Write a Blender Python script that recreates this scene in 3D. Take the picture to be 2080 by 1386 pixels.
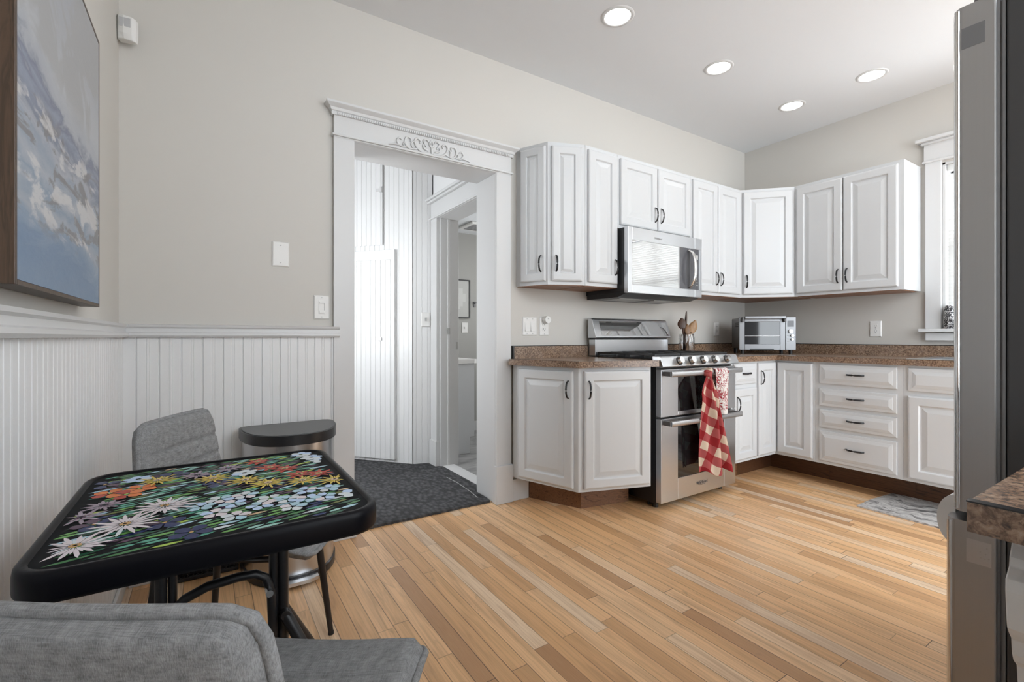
import bpy, bmesh, math, random
from mathutils import Matrix, Vector
random.seed(7)
PI = math.pi
S = bpy.context.scene
C = S.collection
for o in list(bpy.data.objects):
    bpy.data.objects.remove(o)

# ------------------------------------------------------------------ camera, sky, exposure
TH = math.radians(57.1)
cd = bpy.data.cameras.new('camera')
cam = bpy.data.objects.new('camera', cd)
C.objects.link(cam)
cam.location = (0, 0, 1.03)
cam.rotation_euler = (PI/2, 0, TH - PI/2)
cd.sensor_width = 36
cd.lens = 957/2080*36
cd.shift_y = -8.3/2080
cd.clip_start = 0.02
S.camera = cam
S.view_settings.view_transform = 'Standard'
S.view_settings.look = 'None'
S.view_settings.gamma = 1
S.view_settings.use_curve_mapping = False
S.view_settings.exposure = 1.12
w = bpy.data.worlds.new('overcast_sky')
S.world = w
w.use_nodes = True
bg = w.node_tree.nodes['Background']
bg.inputs[0].default_value = (0.88, 0.945, 1.0, 1)
bg.inputs[1].default_value = 2.75

def area(name, loc, rot, sx, sy, power, col=(1, 1, 1)):
    l = bpy.data.lights.new(name, 'AREA')
    l.shape = 'RECTANGLE'
    l.size, l.size_y, l.energy, l.color = sx, sy, power, col
    o = bpy.data.objects.new(name, l)
    C.objects.link(o)
    o.location = loc
    o.rotation_euler = rot
    return o

# daylight through the kitchen window and the hall window, plus an added bathroom fill
area('daylight_kitchen_window', (4.42, 0.64, 1.68), (PI/2, 0, PI/2), 1.0, 1.2, 8)
area('daylight_hall_window', (-.29, 3.375, 1.40), (PI/2, 0, -PI/2), .70, 1.0, 5)

area('bathroom_fill', (3.17, 3.6, 1.5), (PI/2, 0, PI/2), .6, .8, 5)  # added fill lamp to brighten the bathroom, its source is unseen

# ------------------------------------------------------------------ node helpers
def mat(name, col=(.8, .8, .8), rough=.5, metal=0, spec=.5, **kw):
    m = bpy.data.materials.new(name)
    m.use_nodes = True
    b = m.node_tree.nodes['Principled BSDF']
    b.inputs['Base Color'].default_value = (*col, 1)
    b.inputs['Roughness'].default_value = rough
    b.inputs['Metallic'].default_value = metal
    b.inputs['Specular IOR Level'].default_value = spec
    for k, v in kw.items():
        b.inputs[k.replace('_', ' ')].default_value = v
    return m

class G:
    """tiny node-graph helper"""
    def __init__(s, m):
        s.nt = m.node_tree
        s.b = s.nt.nodes['Principled BSDF']
    def n(s, t, **kw):
        x = s.nt.nodes.new(t)
        for k, v in kw.items():
            setattr(x, k, v)
        return x
    def put(s, sock, v):
        if isinstance(v, bpy.types.NodeSocket):
            s.nt.links.new(v, sock)
        else:
            sock.default_value = v
    def obj(s):
        return s.n('ShaderNodeTexCoord').outputs['Object']
    def uv(s):
        return s.n('ShaderNodeTexCoord').outputs['UV']
    def m(s, op, a, b=0, c=0):
        x = s.n('ShaderNodeMath', operation=op)
        s.put(x.inputs[0], a); s.put(x.inputs[1], b); s.put(x.inputs[2], c)
        return x.outputs[0]
    def sep(s, v):
        x = s.n('ShaderNodeSeparateXYZ'); s.put(x.inputs[0], v)
        return x.outputs[0], x.outputs[1], x.outputs[2]
    def com(s, a, b, c):
        x = s.n('ShaderNodeCombineXYZ')
        s.put(x.inputs[0], a); s.put(x.inputs[1], b); s.put(x.inputs[2], c)
        return x.outputs[0]
    def mapv(s, v, scale=(1, 1, 1), rot=(0, 0, 0), loc=(0, 0, 0)):
        x = s.n('ShaderNodeMapping'); s.put(x.inputs[0], v)
        x.inputs['Scale'].default_value = scale
        x.inputs['Rotation'].default_value = rot
        x.inputs['Location'].default_value = loc
        return x.outputs[0]
    def noise(s, v, scale, detail=3, rough=.5, dist=0, out=0):
        x = s.n('ShaderNodeTexNoise'); s.put(x.inputs['Vector'], v)
        x.inputs['Scale'].default_value = scale
        x.inputs['Detail'].default_value = detail
        x.inputs['Roughness'].default_value = rough
        x.inputs['Distortion'].default_value = dist
        return x.outputs[out]
    def vor(s, v, scale, feature='F1', out=0):
        x = s.n('ShaderNodeTexVoronoi', feature=feature); s.put(x.inputs['Vector'], v)
        x.inputs['Scale'].default_value = scale
        return x.outputs[out]
    def white(s, v, dim='2D', out=0):
        x = s.n('ShaderNodeTexWhiteNoise', noise_dimensions=dim); s.put(x.inputs['Vector'], v)
        return x.outputs[out]
    def ramp(s, f, stops, interp='LINEAR'):
        x = s.n('ShaderNodeValToRGB'); s.put(x.inputs[0], f)
        e = x.color_ramp; e.interpolation = interp
        while len(e.elements) < len(stops):
            e.elements.new(.5)
        for el, (p, c) in zip(e.elements, stops):
            el.position = p
            el.color = (*c, 1) if len(c) == 3 else c
        return x.outputs[0]
    def mix(s, f, a, b, mode='MIX'):
        x = s.n('ShaderNodeMix', data_type='RGBA', blend_type=mode)
        s.put(x.inputs[0], f)
        for i, v in ((6, a), (7, b)):
            if isinstance(v, tuple) and len(v) == 3:
                v = (*v, 1)
            s.put(x.inputs[i], v)
        return x.outputs[2]
    def col(s, v):
        s.put(s.b.inputs['Base Color'], v)
    def rough(s, v):
        s.put(s.b.inputs['Roughness'], v)
    def bump(s, h, strength=.2, dist=.01):
        x = s.n('ShaderNodeBump'); s.put(x.inputs['Height'], h)
        x.inputs['Strength'].default_value = strength
        x.inputs['Distance'].default_value = dist
        s.nt.links.new(x.outputs[0], s.b.inputs['Normal'])

M = {}
def paint(key, col, rough, amt=.03):
    m = mat(key, col, rough)
    g = G(m)
    n = g.noise(g.obj(), 6, 4)
    g.col(g.mix(g.m('MULTIPLY', n, amt*2), col, tuple(c*.86 for c in col)))
    g.bump(g.noise(g.obj(), 160, 2), .05, .002)
    M[key] = m
paint('wall_paint', (.61, .585, .545), .55)
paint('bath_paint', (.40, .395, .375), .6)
paint('ceiling_paint', (.77, .785, .805), .7, .02)
paint('trim_white', (.66, .66, .66), .34, .02)
paint('bead_white', (.80, .80, .80), .32, .05)
paint('cabinet_white', (.635, .645, .655), .33, .02)
M['plastic_white'] = mat('plastic_white', (.80, .79, .77), .35)
M['plastic_grey'] = mat('plastic_grey', (.45, .45, .44), .4)
M['black_metal'] = mat('black_metal', (.012, .012, .014), .38)
M['black_satin'] = mat('black_satin', (.004, .004, .006), .40, 0, .14)
M['black_plastic'] = mat('black_plastic', (.014, .014, .016), .33)
M['black_gloss'] = mat('black_gloss', (.008, .008, .010), .06)
M['dark_slot'] = mat('dark_slot', (.02, .02, .02), .7)
M['cast_iron'] = mat('cast_iron', (.02, .02, .022), .5)
M['chrome'] = mat('chrome', (.80, .80, .80), .12, 1)
M['fridge_handle'] = mat('fridge_handle', (.86, .86, .86), .22, .25)
M['fridge_side'] = mat('fridge_side', (.045, .045, .047), .45)
M['gasket'] = mat('gasket', (.16, .16, .165), .6)
M['mirror_glass'] = mat('mirror_glass', (.52, .525, .53), .025, .9)
M['oven_glass'] = mat('oven_glass', (.012, .012, .013), .05, 0, .9)
M['rubber'] = mat('rubber', (.02, .02, .02), .7)
M['screen'] = mat('screen', (.10, .10, .11), .12)
M['caulk_black'] = mat('caulk_black', (.008, .008, .009), .25)
M['lens'] = mat('lens', (.55, .55, .56), .25)

def steel(key, axis, col=(.66, .675, .70), rough=.30):
    m = mat(key, col, rough, 1)
    g = G(m)
    sc = [260, 260, 260]; sc[axis] = 2
    n = g.noise(g.mapv(g.obj(), tuple(sc)), 1, 2)
    big = g.noise(g.obj(), 3, 2)
    g.rough(g.m('ADD', g.m('MULTIPLY', n, .06), rough-.03))
    g.col(g.mix(g.m('MULTIPLY', g.m('ADD', n, big), .16), col, tuple(c*.80 for c in col)))
    M[key] = m
steel('steel_x', 0)
steel('steel_y', 1)
steel('steel_z', 2, (.56, .56, .57), .33)
steel('steel_oven', 2, (.22, .22, .225), .38)
steel('steel_fridge', 2, (.44, .44, .445), .42)
steel('steel_can', 2, (.55, .55, .56), .26)

# wood strip floor: boards along Y, random lengths and tones
m = mat('oak_floor', rough=.36); g = G(m); M['oak_floor'] = m
x, y, z = g.sep(g.obj())
rowf = g.m('DIVIDE', g.m('ADD', x, 10), .058)
row = g.m('FLOOR', rowf)
r1 = g.white(g.com(row, 3.3, 0))
r2 = g.white(g.com(row, 9.1, 0))
ln = g.m('ADD', .55, g.m('MULTIPLY', r2, .7))
yf = g.m('DIVIDE', g.m('ADD', g.m('ADD', y, 20), g.m('MULTIPLY', r1, 3)), ln)
idx = g.m('FLOOR', yf)
tone = g.white(g.com(row, idx, 0))
tone2 = g.white(g.com(idx, row, 5), '3D')
base = g.ramp(tone, [(0, (.40, .19, .078)), (.10, (.60, .315, .135)), (.32, (.77, .44, .20)), (.62, (.87, .525, .265)), (.82, (.86, .56, .315)), (.93, (.90, .68, .47)), (1, (.74, .57, .42))])
off = g.com(g.m('MULTIPLY', tone, 37), g.m('MULTIPLY', tone2, 53), 0)
vadd = g.n('ShaderNodeVectorMath', operation='ADD')
g.put(vadd.inputs[0], g.mapv(g.obj(), (26, 1.6, 1))); g.put(vadd.inputs[1], off)
gr = g.noise(vadd.outputs[0], 1.0, 5, .6, 1.6)
fine = g.noise(g.mapv(g.obj(), (420, 14, 1)), 1, 2)
wv = g.n('ShaderNodeTexWave', wave_type='BANDS', bands_direction='X')
g.put(wv.inputs['Vector'], vadd.outputs[0])
wv.inputs['Scale'].default_value = .9; wv.inputs['Distortion'].default_value = 9; wv.inputs['Detail'].default_value = 2
wv.inputs['Detail Scale'].default_value = .8
c1 = g.mix(g.ramp(gr, [(.44, (0, 0, 0)), (.76, (.8, .8, .8))]), base, (.40, .20, .085))
c1 = g.mix(g.m('MULTIPLY', g.ramp(wv.outputs[0], [(.0, (1, 1, 1)), (.22, (0, 0, 0))]), .24), c1, (.40, .20, .09))
c1 = g.mix(g.m('MULTIPLY', fine, .28), c1, (.92, .66, .40))
knots = g.noise(g.mapv(g.obj(), (9, 3.5, 1)), 1, 4, .6, 1.2)
c1 = g.mix(g.m('MULTIPLY', g.ramp(knots, [(.66, (0, 0, 0)), (.78, (1, 1, 1))]), .55), c1, (.25, .145, .085))
fx = g.m('FRACT', rowf); fy = g.m('FRACT', yf)
gapx = g.m('LESS_THAN', g.m('MINIMUM', fx, g.m('SUBTRACT', 1, fx)), .022)
gapy = g.m('LESS_THAN', g.m('MULTIPLY', g.m('MINIMUM', fy, g.m('SUBTRACT', 1, fy)), ln), .0011)
gap = g.m('MAXIMUM', gapx, gapy)
gstr = g.m('MULTIPLY', gap, g.m('ADD', .35, g.m('MULTIPLY', r1, .6)))
g.col(g.mix(gstr, c1, (.07, .04, .025)))
g.rough(g.m('ADD', .30, g.m('MULTIPLY', gr, .16)))
g.bump(g.m('SUBTRACT', g.m('MULTIPLY', gr, .15), gap), .15, .002)

def oak(key, axis, dark, light):
    m = mat(key, light, .42); g = G(m)
    sc = [34, 34, 34]; sc[axis] = 2.2
    v = g.mapv(g.obj(), tuple(sc))
    n = g.noise(v, 1, 5, .62, 2.2)
    g.col(g.ramp(n, [(.34, dark), (.47, light), (.55, tuple(c*.6 for c in light)), (.60, light), (.68, dark)]))
    M[key] = m
oak('oak_brown', 0, (.075, .026, .010), (.235, .105, .045))
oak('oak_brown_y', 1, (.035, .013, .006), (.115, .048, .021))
oak('under_wood', 0, (.20, .075, .028), (.30, .125, .05))
oak('frame_wood', 2, (.040, .024, .015), (.085, .050, .030))
oak('spoon_dark', 2, (.028, .012, .007), (.075, .032, .018))
oak('spoon_mid', 2, (.14, .065, .03), (.27, .145, .07))
oak('spoon_light', 2, (.26, .13, .05), (.42, .235, .10))

m = mat('laminate', rough=.24); g = G(m); M['laminate'] = m
a = g.noise(g.obj(), 120, 6, .72, .4)
b2 = g.noise(g.obj(), 11, 3, .6)
d = g.noise(g.obj(), 190, 3, .6)
c = g.ramp(a, [(.30, (.022, .014, .010)), (.41, (.10, .058, .036)), (.50, (.235, .145, .092)), (.60, (.38, .26, .175)), (.72, (.50, .39, .30))])
c = g.mix(g.m('MULTIPLY', g.ramp(b2, [(.45, (0, 0, 0)), (.65, (1, 1, 1))]), .26), c, (.28, .215, .185))
c = g.mix(g.ramp(d, [(.62, (0, 0, 0)), (.70, (.8, .8, .8))]), c, (.035, .02, .016))
g.col(c)

def fabric(key, c0, c1):
    m = mat(key, c0, .92, 0, .2); g = G(m)
    u = g.noise(g.mapv(g.obj(), (60, 900, 300)), 1, 2)
    v = g.noise(g.mapv(g.obj(), (900, 60, 300)), 1, 2)
    k = g.noise(g.mapv(g.obj(), (70, 70, 70)), 1, 3)
    f = g.m('ADD', g.m('MULTIPLY', g.m('ADD', u, v), .35), g.m('MULTIPLY', k, .35))
    g.col(g.ramp(f, [(.36, c0), (.66, c1)]))
    g.bump(g.m('ADD', u, v), .35, .002)
    M[key] = m
fabric('grey_fabric', (.165, .166, .170), (.355, .358, .365))

m = mat('hall_rug', rough=1, spec=.1); g = G(m); M['hall_rug'] = m
v = g.obj()
kn = g.vor(g.mapv(v, (40, 26, 1), (0, 0, .5)), 1)
nn = g.noise(v, 240, 3)
g.col(g.mix(nn, g.ramp(kn, [(.1, (.15, .152, .158)), (.7, (.020, .020, .021))]), (.11, .11, .114)))
g.bump(g.m('ADD', g.m('MULTIPLY', kn, -1), g.m('MULTIPLY', nn, .5)), .9, .012)

m = mat('marble_mat', rough=.55); g = G(m); M['marble_mat'] = m
v = g.obj()
wp = g.n('ShaderNodeVectorMath', operation='MULTIPLY_ADD')
g.put(wp.inputs[0], g.noise(v, 3.2, 3, .55, 0, 1)); wp.inputs[1].default_value = (.55, .55, 0); g.put(wp.inputs[2], v)
f = g.noise(g.mapv(wp.outputs[0], (16, 5, 1), (0, 0, .6)), 1.2, 8, .66, .8)
g.col(g.ramp(f, [(.32, (.06, .058, .057)), (.42, (.30, .285, .28)), (.50, (.62, .60, .58)), (.58, (.38, .365, .355)), (.68, (.78, .76, .74))]))

m = mat('bath_tile', rough=.4); g = G(m); M['bath_tile'] = m
f = g.noise(g.mapv(g.obj(), (3, 9, 1)), 1.5, 5, .6, .7)
g.col(g.ramp(f, [(.3, (.17, .168, .165)), (.55, (.33, .325, .32)), (.75, (.44, .435, .43))]))

# abstract seascape painting (object coords: y along the wall, z up from lower edge)
m = mat('seascape', rough=.5); g = G(m); M['seascape'] = m
x, y, z = g.sep(g.obj())
strk = g.noise(g.mapv(g.obj(), (1, 3.0, 9.0), (.35, 0, 0)), 1.6, 5, .6, .8)
big = g.noise(g.mapv(g.obj(), (1, 2.0, 4.0), (.5, 0, 0), (0, 3.1, 1.7)), 1.5, 4, .55, .5)
zz = g.m('ADD', g.m('ADD', z, g.m('MULTIPLY', g.m('SUBTRACT', strk, .5), .17)), g.m('MULTIPLY', g.m('SUBTRACT', big, .5), .10))
zz = g.m('DIVIDE', g.m('ADD', zz, g.m('MULTIPLY', g.m('SUBTRACT', y, .35), .05)), .75)
c = g.ramp(zz, [(0, (.235, .335, .47)), (.10, (.20, .30, .44)), (.155, (.30, .39, .50)), (.19, (.46, .50, .545)), (.24, (.30, .38, .48)), (.29, (.50, .53, .57)),
                (.345, (.36, .42, .50)), (.385, (.50, .52, .56)), (.43, (.24, .27, .35)), (.47, (.33, .37, .46)), (.50, (.215, .235, .315)), (.53, (.50, .52, .55)), (.60, (.58, .59, .60)), (.80, (.50, .51, .53)), (1, (.47, .48, .52))])
p1 = g.noise(g.mapv(g.obj(), (1, 4, 12), (.30, 0, 0), (0, 7.7, 2.2)), 1.3, 5, .6, .5)
band = g.ramp(z, [(.10, (0, 0, 0)), (.14, (1, 1, 1)), (.33, (1, 1, 1)), (.36, (0, 0, 0))])
c = g.mix(g.m('MULTIPLY', g.ramp(p1, [(.53, (0, 0, 0)), (.57, (.9, .9, .9))]), band), c, (.26, .245, .24))
p2 = g.noise(g.mapv(g.obj(), (1, 4, 11), (.42, 0, 0), (0, 1.7, 5.2)), 1.3, 5, .6, .5)
c = g.mix(g.m('MULTIPLY', g.ramp(p2, [(.54, (0, 0, 0)), (.60, (.85, .85, .85))]), band), c, (.78, .76, .73))
p3 = g.noise(g.mapv(g.obj(), (1, 3, 3.2), (.7, 0, 0), (0, 4.4, 0)), 1.5, 4, .6, .6)
sky = g.ramp(z, [(.40, (0, 0, 0)), (.46, (1, 1, 1))])
c = g.mix(g.m('MULTIPLY', g.ramp(p3, [(.47, (0, 0, 0)), (.53, (.8, .8, .8))]), sky), c, (.455, .45, .44))
c = g.mix(g.m('MULTIPLY', g.noise(g.obj(), 120, 2), .10), c, (.75, .77, .80))
g.col(g.mix(1.0, c, (.80, .81, .835), 'MULTIPLY'))
g.bump(strk, .3, .004)

# red buffalo-check cloth and red floral cloth (uv in metres)
m = mat('check_cloth', rough=.95, spec=.1); g = G(m); M['check_cloth'] = m
u, v, _ = g.sep(g.uv())
u, v, _ = g.sep(g.mapv(g.uv(), (1, 1, 1), (0, 0, .38)))
a = g.m('LESS_THAN', g.m('FRACT', g.m('DIVIDE', u, .108)), .5)
b2 = g.m('LESS_THAN', g.m('FRACT', g.m('DIVIDE', v, .108)), .5)
s2 = g.m('MULTIPLY', g.m('ADD', a, b2), .5)
c = g.ramp(s2, [(0, (.66, .56, .43)), (.4, (.36, .075, .075)), (.8, (.24, .003, .008))], 'CONSTANT')
g.col(g.mix(g.m('MULTIPLY', g.noise(g.uv(), 700, 2), .22), c, (.50, .18, .17)))
g.bump(g.noise(g.uv(), 900, 2), .4, .001)

m = mat('floral_cloth', rough=.95, spec=.1); g = G(m); M['floral_cloth'] = m
dv = g.n('ShaderNodeTexVoronoi'); dv.inputs['Scale'].default_value = 14; dv.inputs['Randomness'].default_value = .75
g.put(dv.inputs['Vector'], g.uv())
sub = g.n('ShaderNodeVectorMath', operation='SUBTRACT'); g.put(sub.inputs[0], g.uv()); g.put(sub.inputs[1], dv.outputs['Position'])
dx, dy, _ = g.sep(g.mapv(sub.outputs[0], (1, 1, 1)))
ux, uy, _ = g.sep(g.uv())
px_, py_, _ = g.sep(dv.outputs['Position'])
ang = g.m('ARCTAN2', g.m('SUBTRACT', uy, g.m('DIVIDE', py_, 1)), g.m('SUBTRACT', ux, px_))
dist = dv.outputs['Distance']
pet = g.m('MULTIPLY', g.m('SINE', g.m('MULTIPLY', ang, 7)), .16)
rad = g.m('ADD', .45, pet)
fl = g.m('LESS_THAN', dist, rad)
lines = g.m('LESS_THAN', g.m('ABSOLUTE', g.m('SINE', g.m('MULTIPLY', ang, 10.5))), .22)
fl = g.m('MULTIPLY', fl, g.m('SUBTRACT', 1, g.m('MULTIPLY', lines, g.m('GREATER_THAN', dist, .12))))
leaf = g.m('GREATER_THAN', g.noise(g.uv(), 42, 2, .5, 2.5), .57)
hem = g.m('GREATER_THAN', uy, .045)
g.col(g.mix(g.m('MULTIPLY', g.m('MAXIMUM', fl, g.m('MULTIPLY', leaf, .9)), hem), (.74, .71, .68), (.30, .010, .024)))
g.bump(g.noise(g.uv(), 700, 2), .4, .001)

m = mat('pattern_ceramic', rough=.3); g = G(m); M['pattern_ceramic'] = m
g.col(g.ramp(g.noise(g.obj(), 70, 2, .5, 1.5), [(.46, (.03, .03, .035)), (.52, (.6, .6, .6))], 'CONSTANT'))
M['clear_glass'] = mat('clear_glass', (1, 1, 1), .02, 0, .5, Transmission_Weight=1.0, IOR=1.45)
M['window_glass'] = mat('window_glass', (1, 1, 1), .0, 0, .3, Transmission_Weight=1.0, IOR=1.02)
M['lamp_glow'] = mat('lamp_glow', (1, 1, 1), .5, Emission_Color=(1, .985, .965, 1), Emission_Strength=6.6)
M['print_paper'] = mat('print_paper', (.62, .62, .60), .6)
M['print_grey'] = mat('print_grey', (.52, .52, .50), .6)
M['logo_grey'] = mat('logo_grey', (.10, .10, .105), .4)
M['logo_dim'] = mat('logo_dim', (.36, .36, .37), .3, .6)
m = mat('blind_white', (.80, .80, .79), .4); M['blind_white'] = m
nt = m.node_tree; tr = nt.nodes.new('ShaderNodeBsdfTranslucent'); tr.inputs[0].default_value = (.8, .8, .79, 1)
ms = nt.nodes.new('ShaderNodeMixShader'); ms.inputs[0].default_value = .45
nt.links.new(nt.nodes['Principled BSDF'].outputs[0], ms.inputs[1]); nt.links.new(tr.outputs[0], ms.inputs[2])
nt.links.new(ms.outputs[0], nt.nodes['Material Output'].inputs[0])
M['felt_dark'] = mat('felt_dark', (.016, .016, .017), .8)

# ------------------------------------------------------------------ mesh helpers
def wm(o):
    m = Matrix()
    while o is not None:
        m = o.matrix_basis @ m
        o = o.parent
    return m

class MB:
    """collects shapes given in world coordinates; build() links them as ONE mesh object"""
    def __init__(s):
        s.v, s.f, s.mi, s.sm, s.uvs = [], [], [], [], {}
        s.T = None
    def add(s, vs, fs, mi=0, smooth=False, uv=None):
        n = len(s.v)
        if s.T is not None:
            vs = [s.T @ Vector(p) for p in vs]
        s.v += [tuple(p) for p in vs]
        if uv:
            for i, t in enumerate(uv):
                s.uvs[n+i] = t
        for f in fs:
            s.f.append([n+i for i in f]); s.mi.append(mi); s.sm.append(smooth)
        return s
    def box(s, x0, x1, y0, y1, z0, z1, mi=0):
        x0, x1 = sorted((x0, x1)); y0, y1 = sorted((y0, y1)); z0, z1 = sorted((z0, z1))
        v = [(x, y, z) for z in (z0, z1) for y in (y0, y1) for x in (x0, x1)]
        return s.add(v, [(0, 2, 3, 1), (4, 5, 7, 6), (0, 1, 5, 4), (2, 6, 7, 3), (0, 4, 6, 2), (1, 3, 7, 5)], mi)
    def prism(s, poly, z0, z1, mi=0, smooth=False):
        a = sum(poly[i][0]*poly[(i+1) % len(poly)][1]-poly[(i+1) % len(poly)][0]*poly[i][1] for i in range(len(poly)))
        if a < 0:
            poly = poly[::-1]
        n = len(poly)
        v = [(p[0], p[1], z0) for p in poly]+[(p[0], p[1], z1) for p in poly]
        s.add(v, [tuple(range(n-1, -1, -1)), tuple(range(n, 2*n))], mi)
        s.add(v, [(i, (i+1) % n, n+(i+1) % n, n+i) for i in range(n)], mi, smooth)
        return s
    def cyl(s, p0, p1, r0, r1=None, n=16, mi=0):
        r1 = r0 if r1 is None else r1
        p0, p1 = Vector(p0), Vector(p1)
        d = (p1-p0).normalized()
        a = d.orthogonal().normalized(); b = d.cross(a)
        v = []
        for p, r in ((p0, r0), (p1, r1)):
            v += [p+r*(math.cos(2*PI*i/n)*a+math.sin(2*PI*i/n)*b) for i in range(n)]
        s.add(v, [(i, (i+1) % n, n+(i+1) % n, n+i) for i in range(n)], mi, True)
        s.add(v, [tuple(range(n-1, -1, -1)), tuple(range(n, 2*n))], mi)
        return s
    def tube(s, path, r, n=8, mi=0, closed=False, flat=None):
        P = [Vector(p) for p in path]
        N = len(P)
        v = []
        up = None
        for i, p in enumerate(P):
            if closed:
                t = P[(i+1) % N]-P[i-1]
            else:
                t = P[min(i+1, N-1)]-P[max(i-1, 0)]
            t.normalize()
            if up is None:
                up = t.orthogonal().normalized() if flat is None else Vector(flat)
            a = (up-t*up.dot(t))
            a = a.normalized() if a.length > 1e-6 else t.orthogonal().normalized()
            if flat is None:
                up = a
            b = t.cross(a)
            rr = r[i] if isinstance(r, (list, tuple)) and not isinstance(r[0], (list, tuple)) and len(r) == N else r
            ra, rb = rr if isinstance(rr, (list, tuple)) else (rr, rr)
            v += [p+ra*math.cos(2*PI*k/n)*a+rb*math.sin(2*PI*k/n)*b for k in range(n)]
        f = []
        for i in range(N if closed else N-1):
            j = (i+1) % N
            f += [(i*n+k, i*n+(k+1) % n, j*n+(k+1) % n, j*n+k) for k in range(n)]
        s.add(v, f, mi, True)
        if not closed:
            s.add(v, [tuple(range(n-1, -1, -1)), tuple(range((N-1)*n, N*n))], mi)
        return s
    def lathe(s, prof, n=28, c=(0, 0, 0), mi=0, caps=True):
        v, f = [], []
        for r, z in prof:
            v += [(c[0]+r*math.cos(2*PI*i/n), c[1]+r*math.sin(2*PI*i/n), c[2]+z) for i in range(n)]
        for k in range(len(prof)-1):
            f += [(k*n+i, k*n+(i+1) % n, (k+1)*n+(i+1) % n, (k+1)*n+i) for i in range(n)]
        s.add(v, f, mi, True)
        if caps:
            s.add(v, [tuple(range(n-1, -1, -1)), tuple(range((len(prof)-1)*n, len(prof)*n))], mi)
        return s
    def panel(s, w, h, loops, mi=0):
        """raised-panel leaf in u,v,d: nested rectangles (inset, depth)"""
        v = [(0, 0, 0), (w, 0, 0), (w, h, 0), (0, h, 0)]
        f = [(3, 2, 1, 0)]
        for i, d in loops:
            v += [(i, i, d), (w-i, i, d), (w-i, h-i, d), (i, h-i, d)]
        for k in range(len(loops)):
            a, b = 4*k, 4*k+4
            f += [(a+j, a+(j+1) % 4, b+(j+1) % 4, b+j) for j in range(4)]
        e = 4*len(loops)
        f.append((e, e+1, e+2, e+3))
        return s.add(v, f, mi)
    def grid(s, P, nu, nv, mi=0, smooth=True, uv=None, closed=False):
        f = []
        for i in range(nu-1):
            for j in range(nv-1):
                a = i*nv+j
                f.append((a, a+1, a+nv+1, a+nv))
        return s.add(P, f, mi, smooth, uv)
    def build(s, name, mats, parent=None, bevel=0, seg=2, solid=0, sub=0):
        W = wm(parent).inverted() if parent is not None else Matrix()
        me = bpy.data.meshes.new(name)
        me.from_pydata([W @ Vector(p) for p in s.v], [], s.f)
        for p, mi, sm in zip(me.polygons, s.mi, s.sm):
            p.material_index = mi; p.use_smooth = sm
        for x in (mats if isinstance(mats, (list, tuple)) else [mats]):
            me.materials.append(M[x])
        if s.uvs:
            l = me.uv_layers.new(name='UVMap')
            for lp in me.loops:
                l.data[lp.index].uv = s.uvs.get(lp.vertex_index, (0, 0))
        me.validate()
        o = bpy.data.objects.new(name, me)
        C.objects.link(o)
        o.parent = parent
        if solid:
            q = o.modifiers.new('solid', 'SOLIDIFY'); q.thickness = solid; q.offset = 0
        if sub:
            q = o.modifiers.new('sub', 'SUBSURF'); q.levels = q.render_levels = sub
        if bevel:
            q = o.modifiers.new('bevel', 'BEVEL'); q.width = bevel; q.segments = seg; q.limit_method = 'ANGLE'; q.angle_limit = .6
        return o

def tag(o, label, cat, group=None):
    o['label'] = label; o['category'] = cat
    if group:
        o['group'] = group
    return o
def thing(name, label, cat, loc=(0, 0, 0), rz=0, group=None):
    o = bpy.data.objects.new(name, None)
    o.empty_display_size = .1
    C.objects.link(o)
    o.location = loc; o.rotation_euler = (0, 0, rz)
    return tag(o, label, cat, group)
def struct(o):
    o['kind'] = 'structure'
    return o
def dup(root, loc, rz, label):
    r = root.copy(); C.objects.link(r)
    r.location = loc; r.rotation_euler = (0, 0, rz); r['label'] = label
    for ch in root.children:
        c = ch.copy(); C.objects.link(c); c.parent = r
        for k in ch.children:
            d = k.copy(); C.objects.link(d); d.parent = c
    return r
def box(name, mats, parent, *b, bevel=0):
    q = MB()
    q.box(*b)
    return q.build(name, mats, parent, bevel)
def text(name, s, size, Mx, matname, parent, ext=.0006):
    cu = bpy.data.curves.new('t', 'FONT'); cu.body = s; cu.size = size; cu.extrude = ext
    cu.align_x = 'CENTER'; cu.align_y = 'CENTER'
    t = bpy.data.objects.new('t', cu)
    me = bpy.data.meshes.new_from_object(t)
    bpy.data.objects.remove(t); bpy.data.curves.remove(cu)
    me.transform(wm(parent).inverted() @ Mx)
    me.materials.append(M[matname])
    o = bpy.data.objects.new(name, me); me.name = name
    C.objects.link(o); o.parent = parent
    return o
def face_mx(O, dx):
    """u along dx (left to right as seen), v up, d towards the viewer"""
    dx = Vector((dx[0], dx[1], 0)).normalized(); n = Vector((dx.y, -dx.x, 0))
    return Matrix(((dx.x, 0, n.x, O[0]), (dx.y, 0, n.y, O[1]), (0, 1, n.z, O[2]), (0, 0, 0, 1)))
def rrect(x0, x1, y0, y1, r, n=6):
    p = []
    for cx, cy, a in ((x1-r, y1-r, 0), (x0+r, y1-r, 90), (x0+r, y0+r, 180), (x1-r, y0+r, 270)):
        p += [(cx+r*math.cos(math.radians(a+90*i/n)), cy+r*math.sin(math.radians(a+90*i/n))) for i in range(n+1)]
    return p

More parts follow.
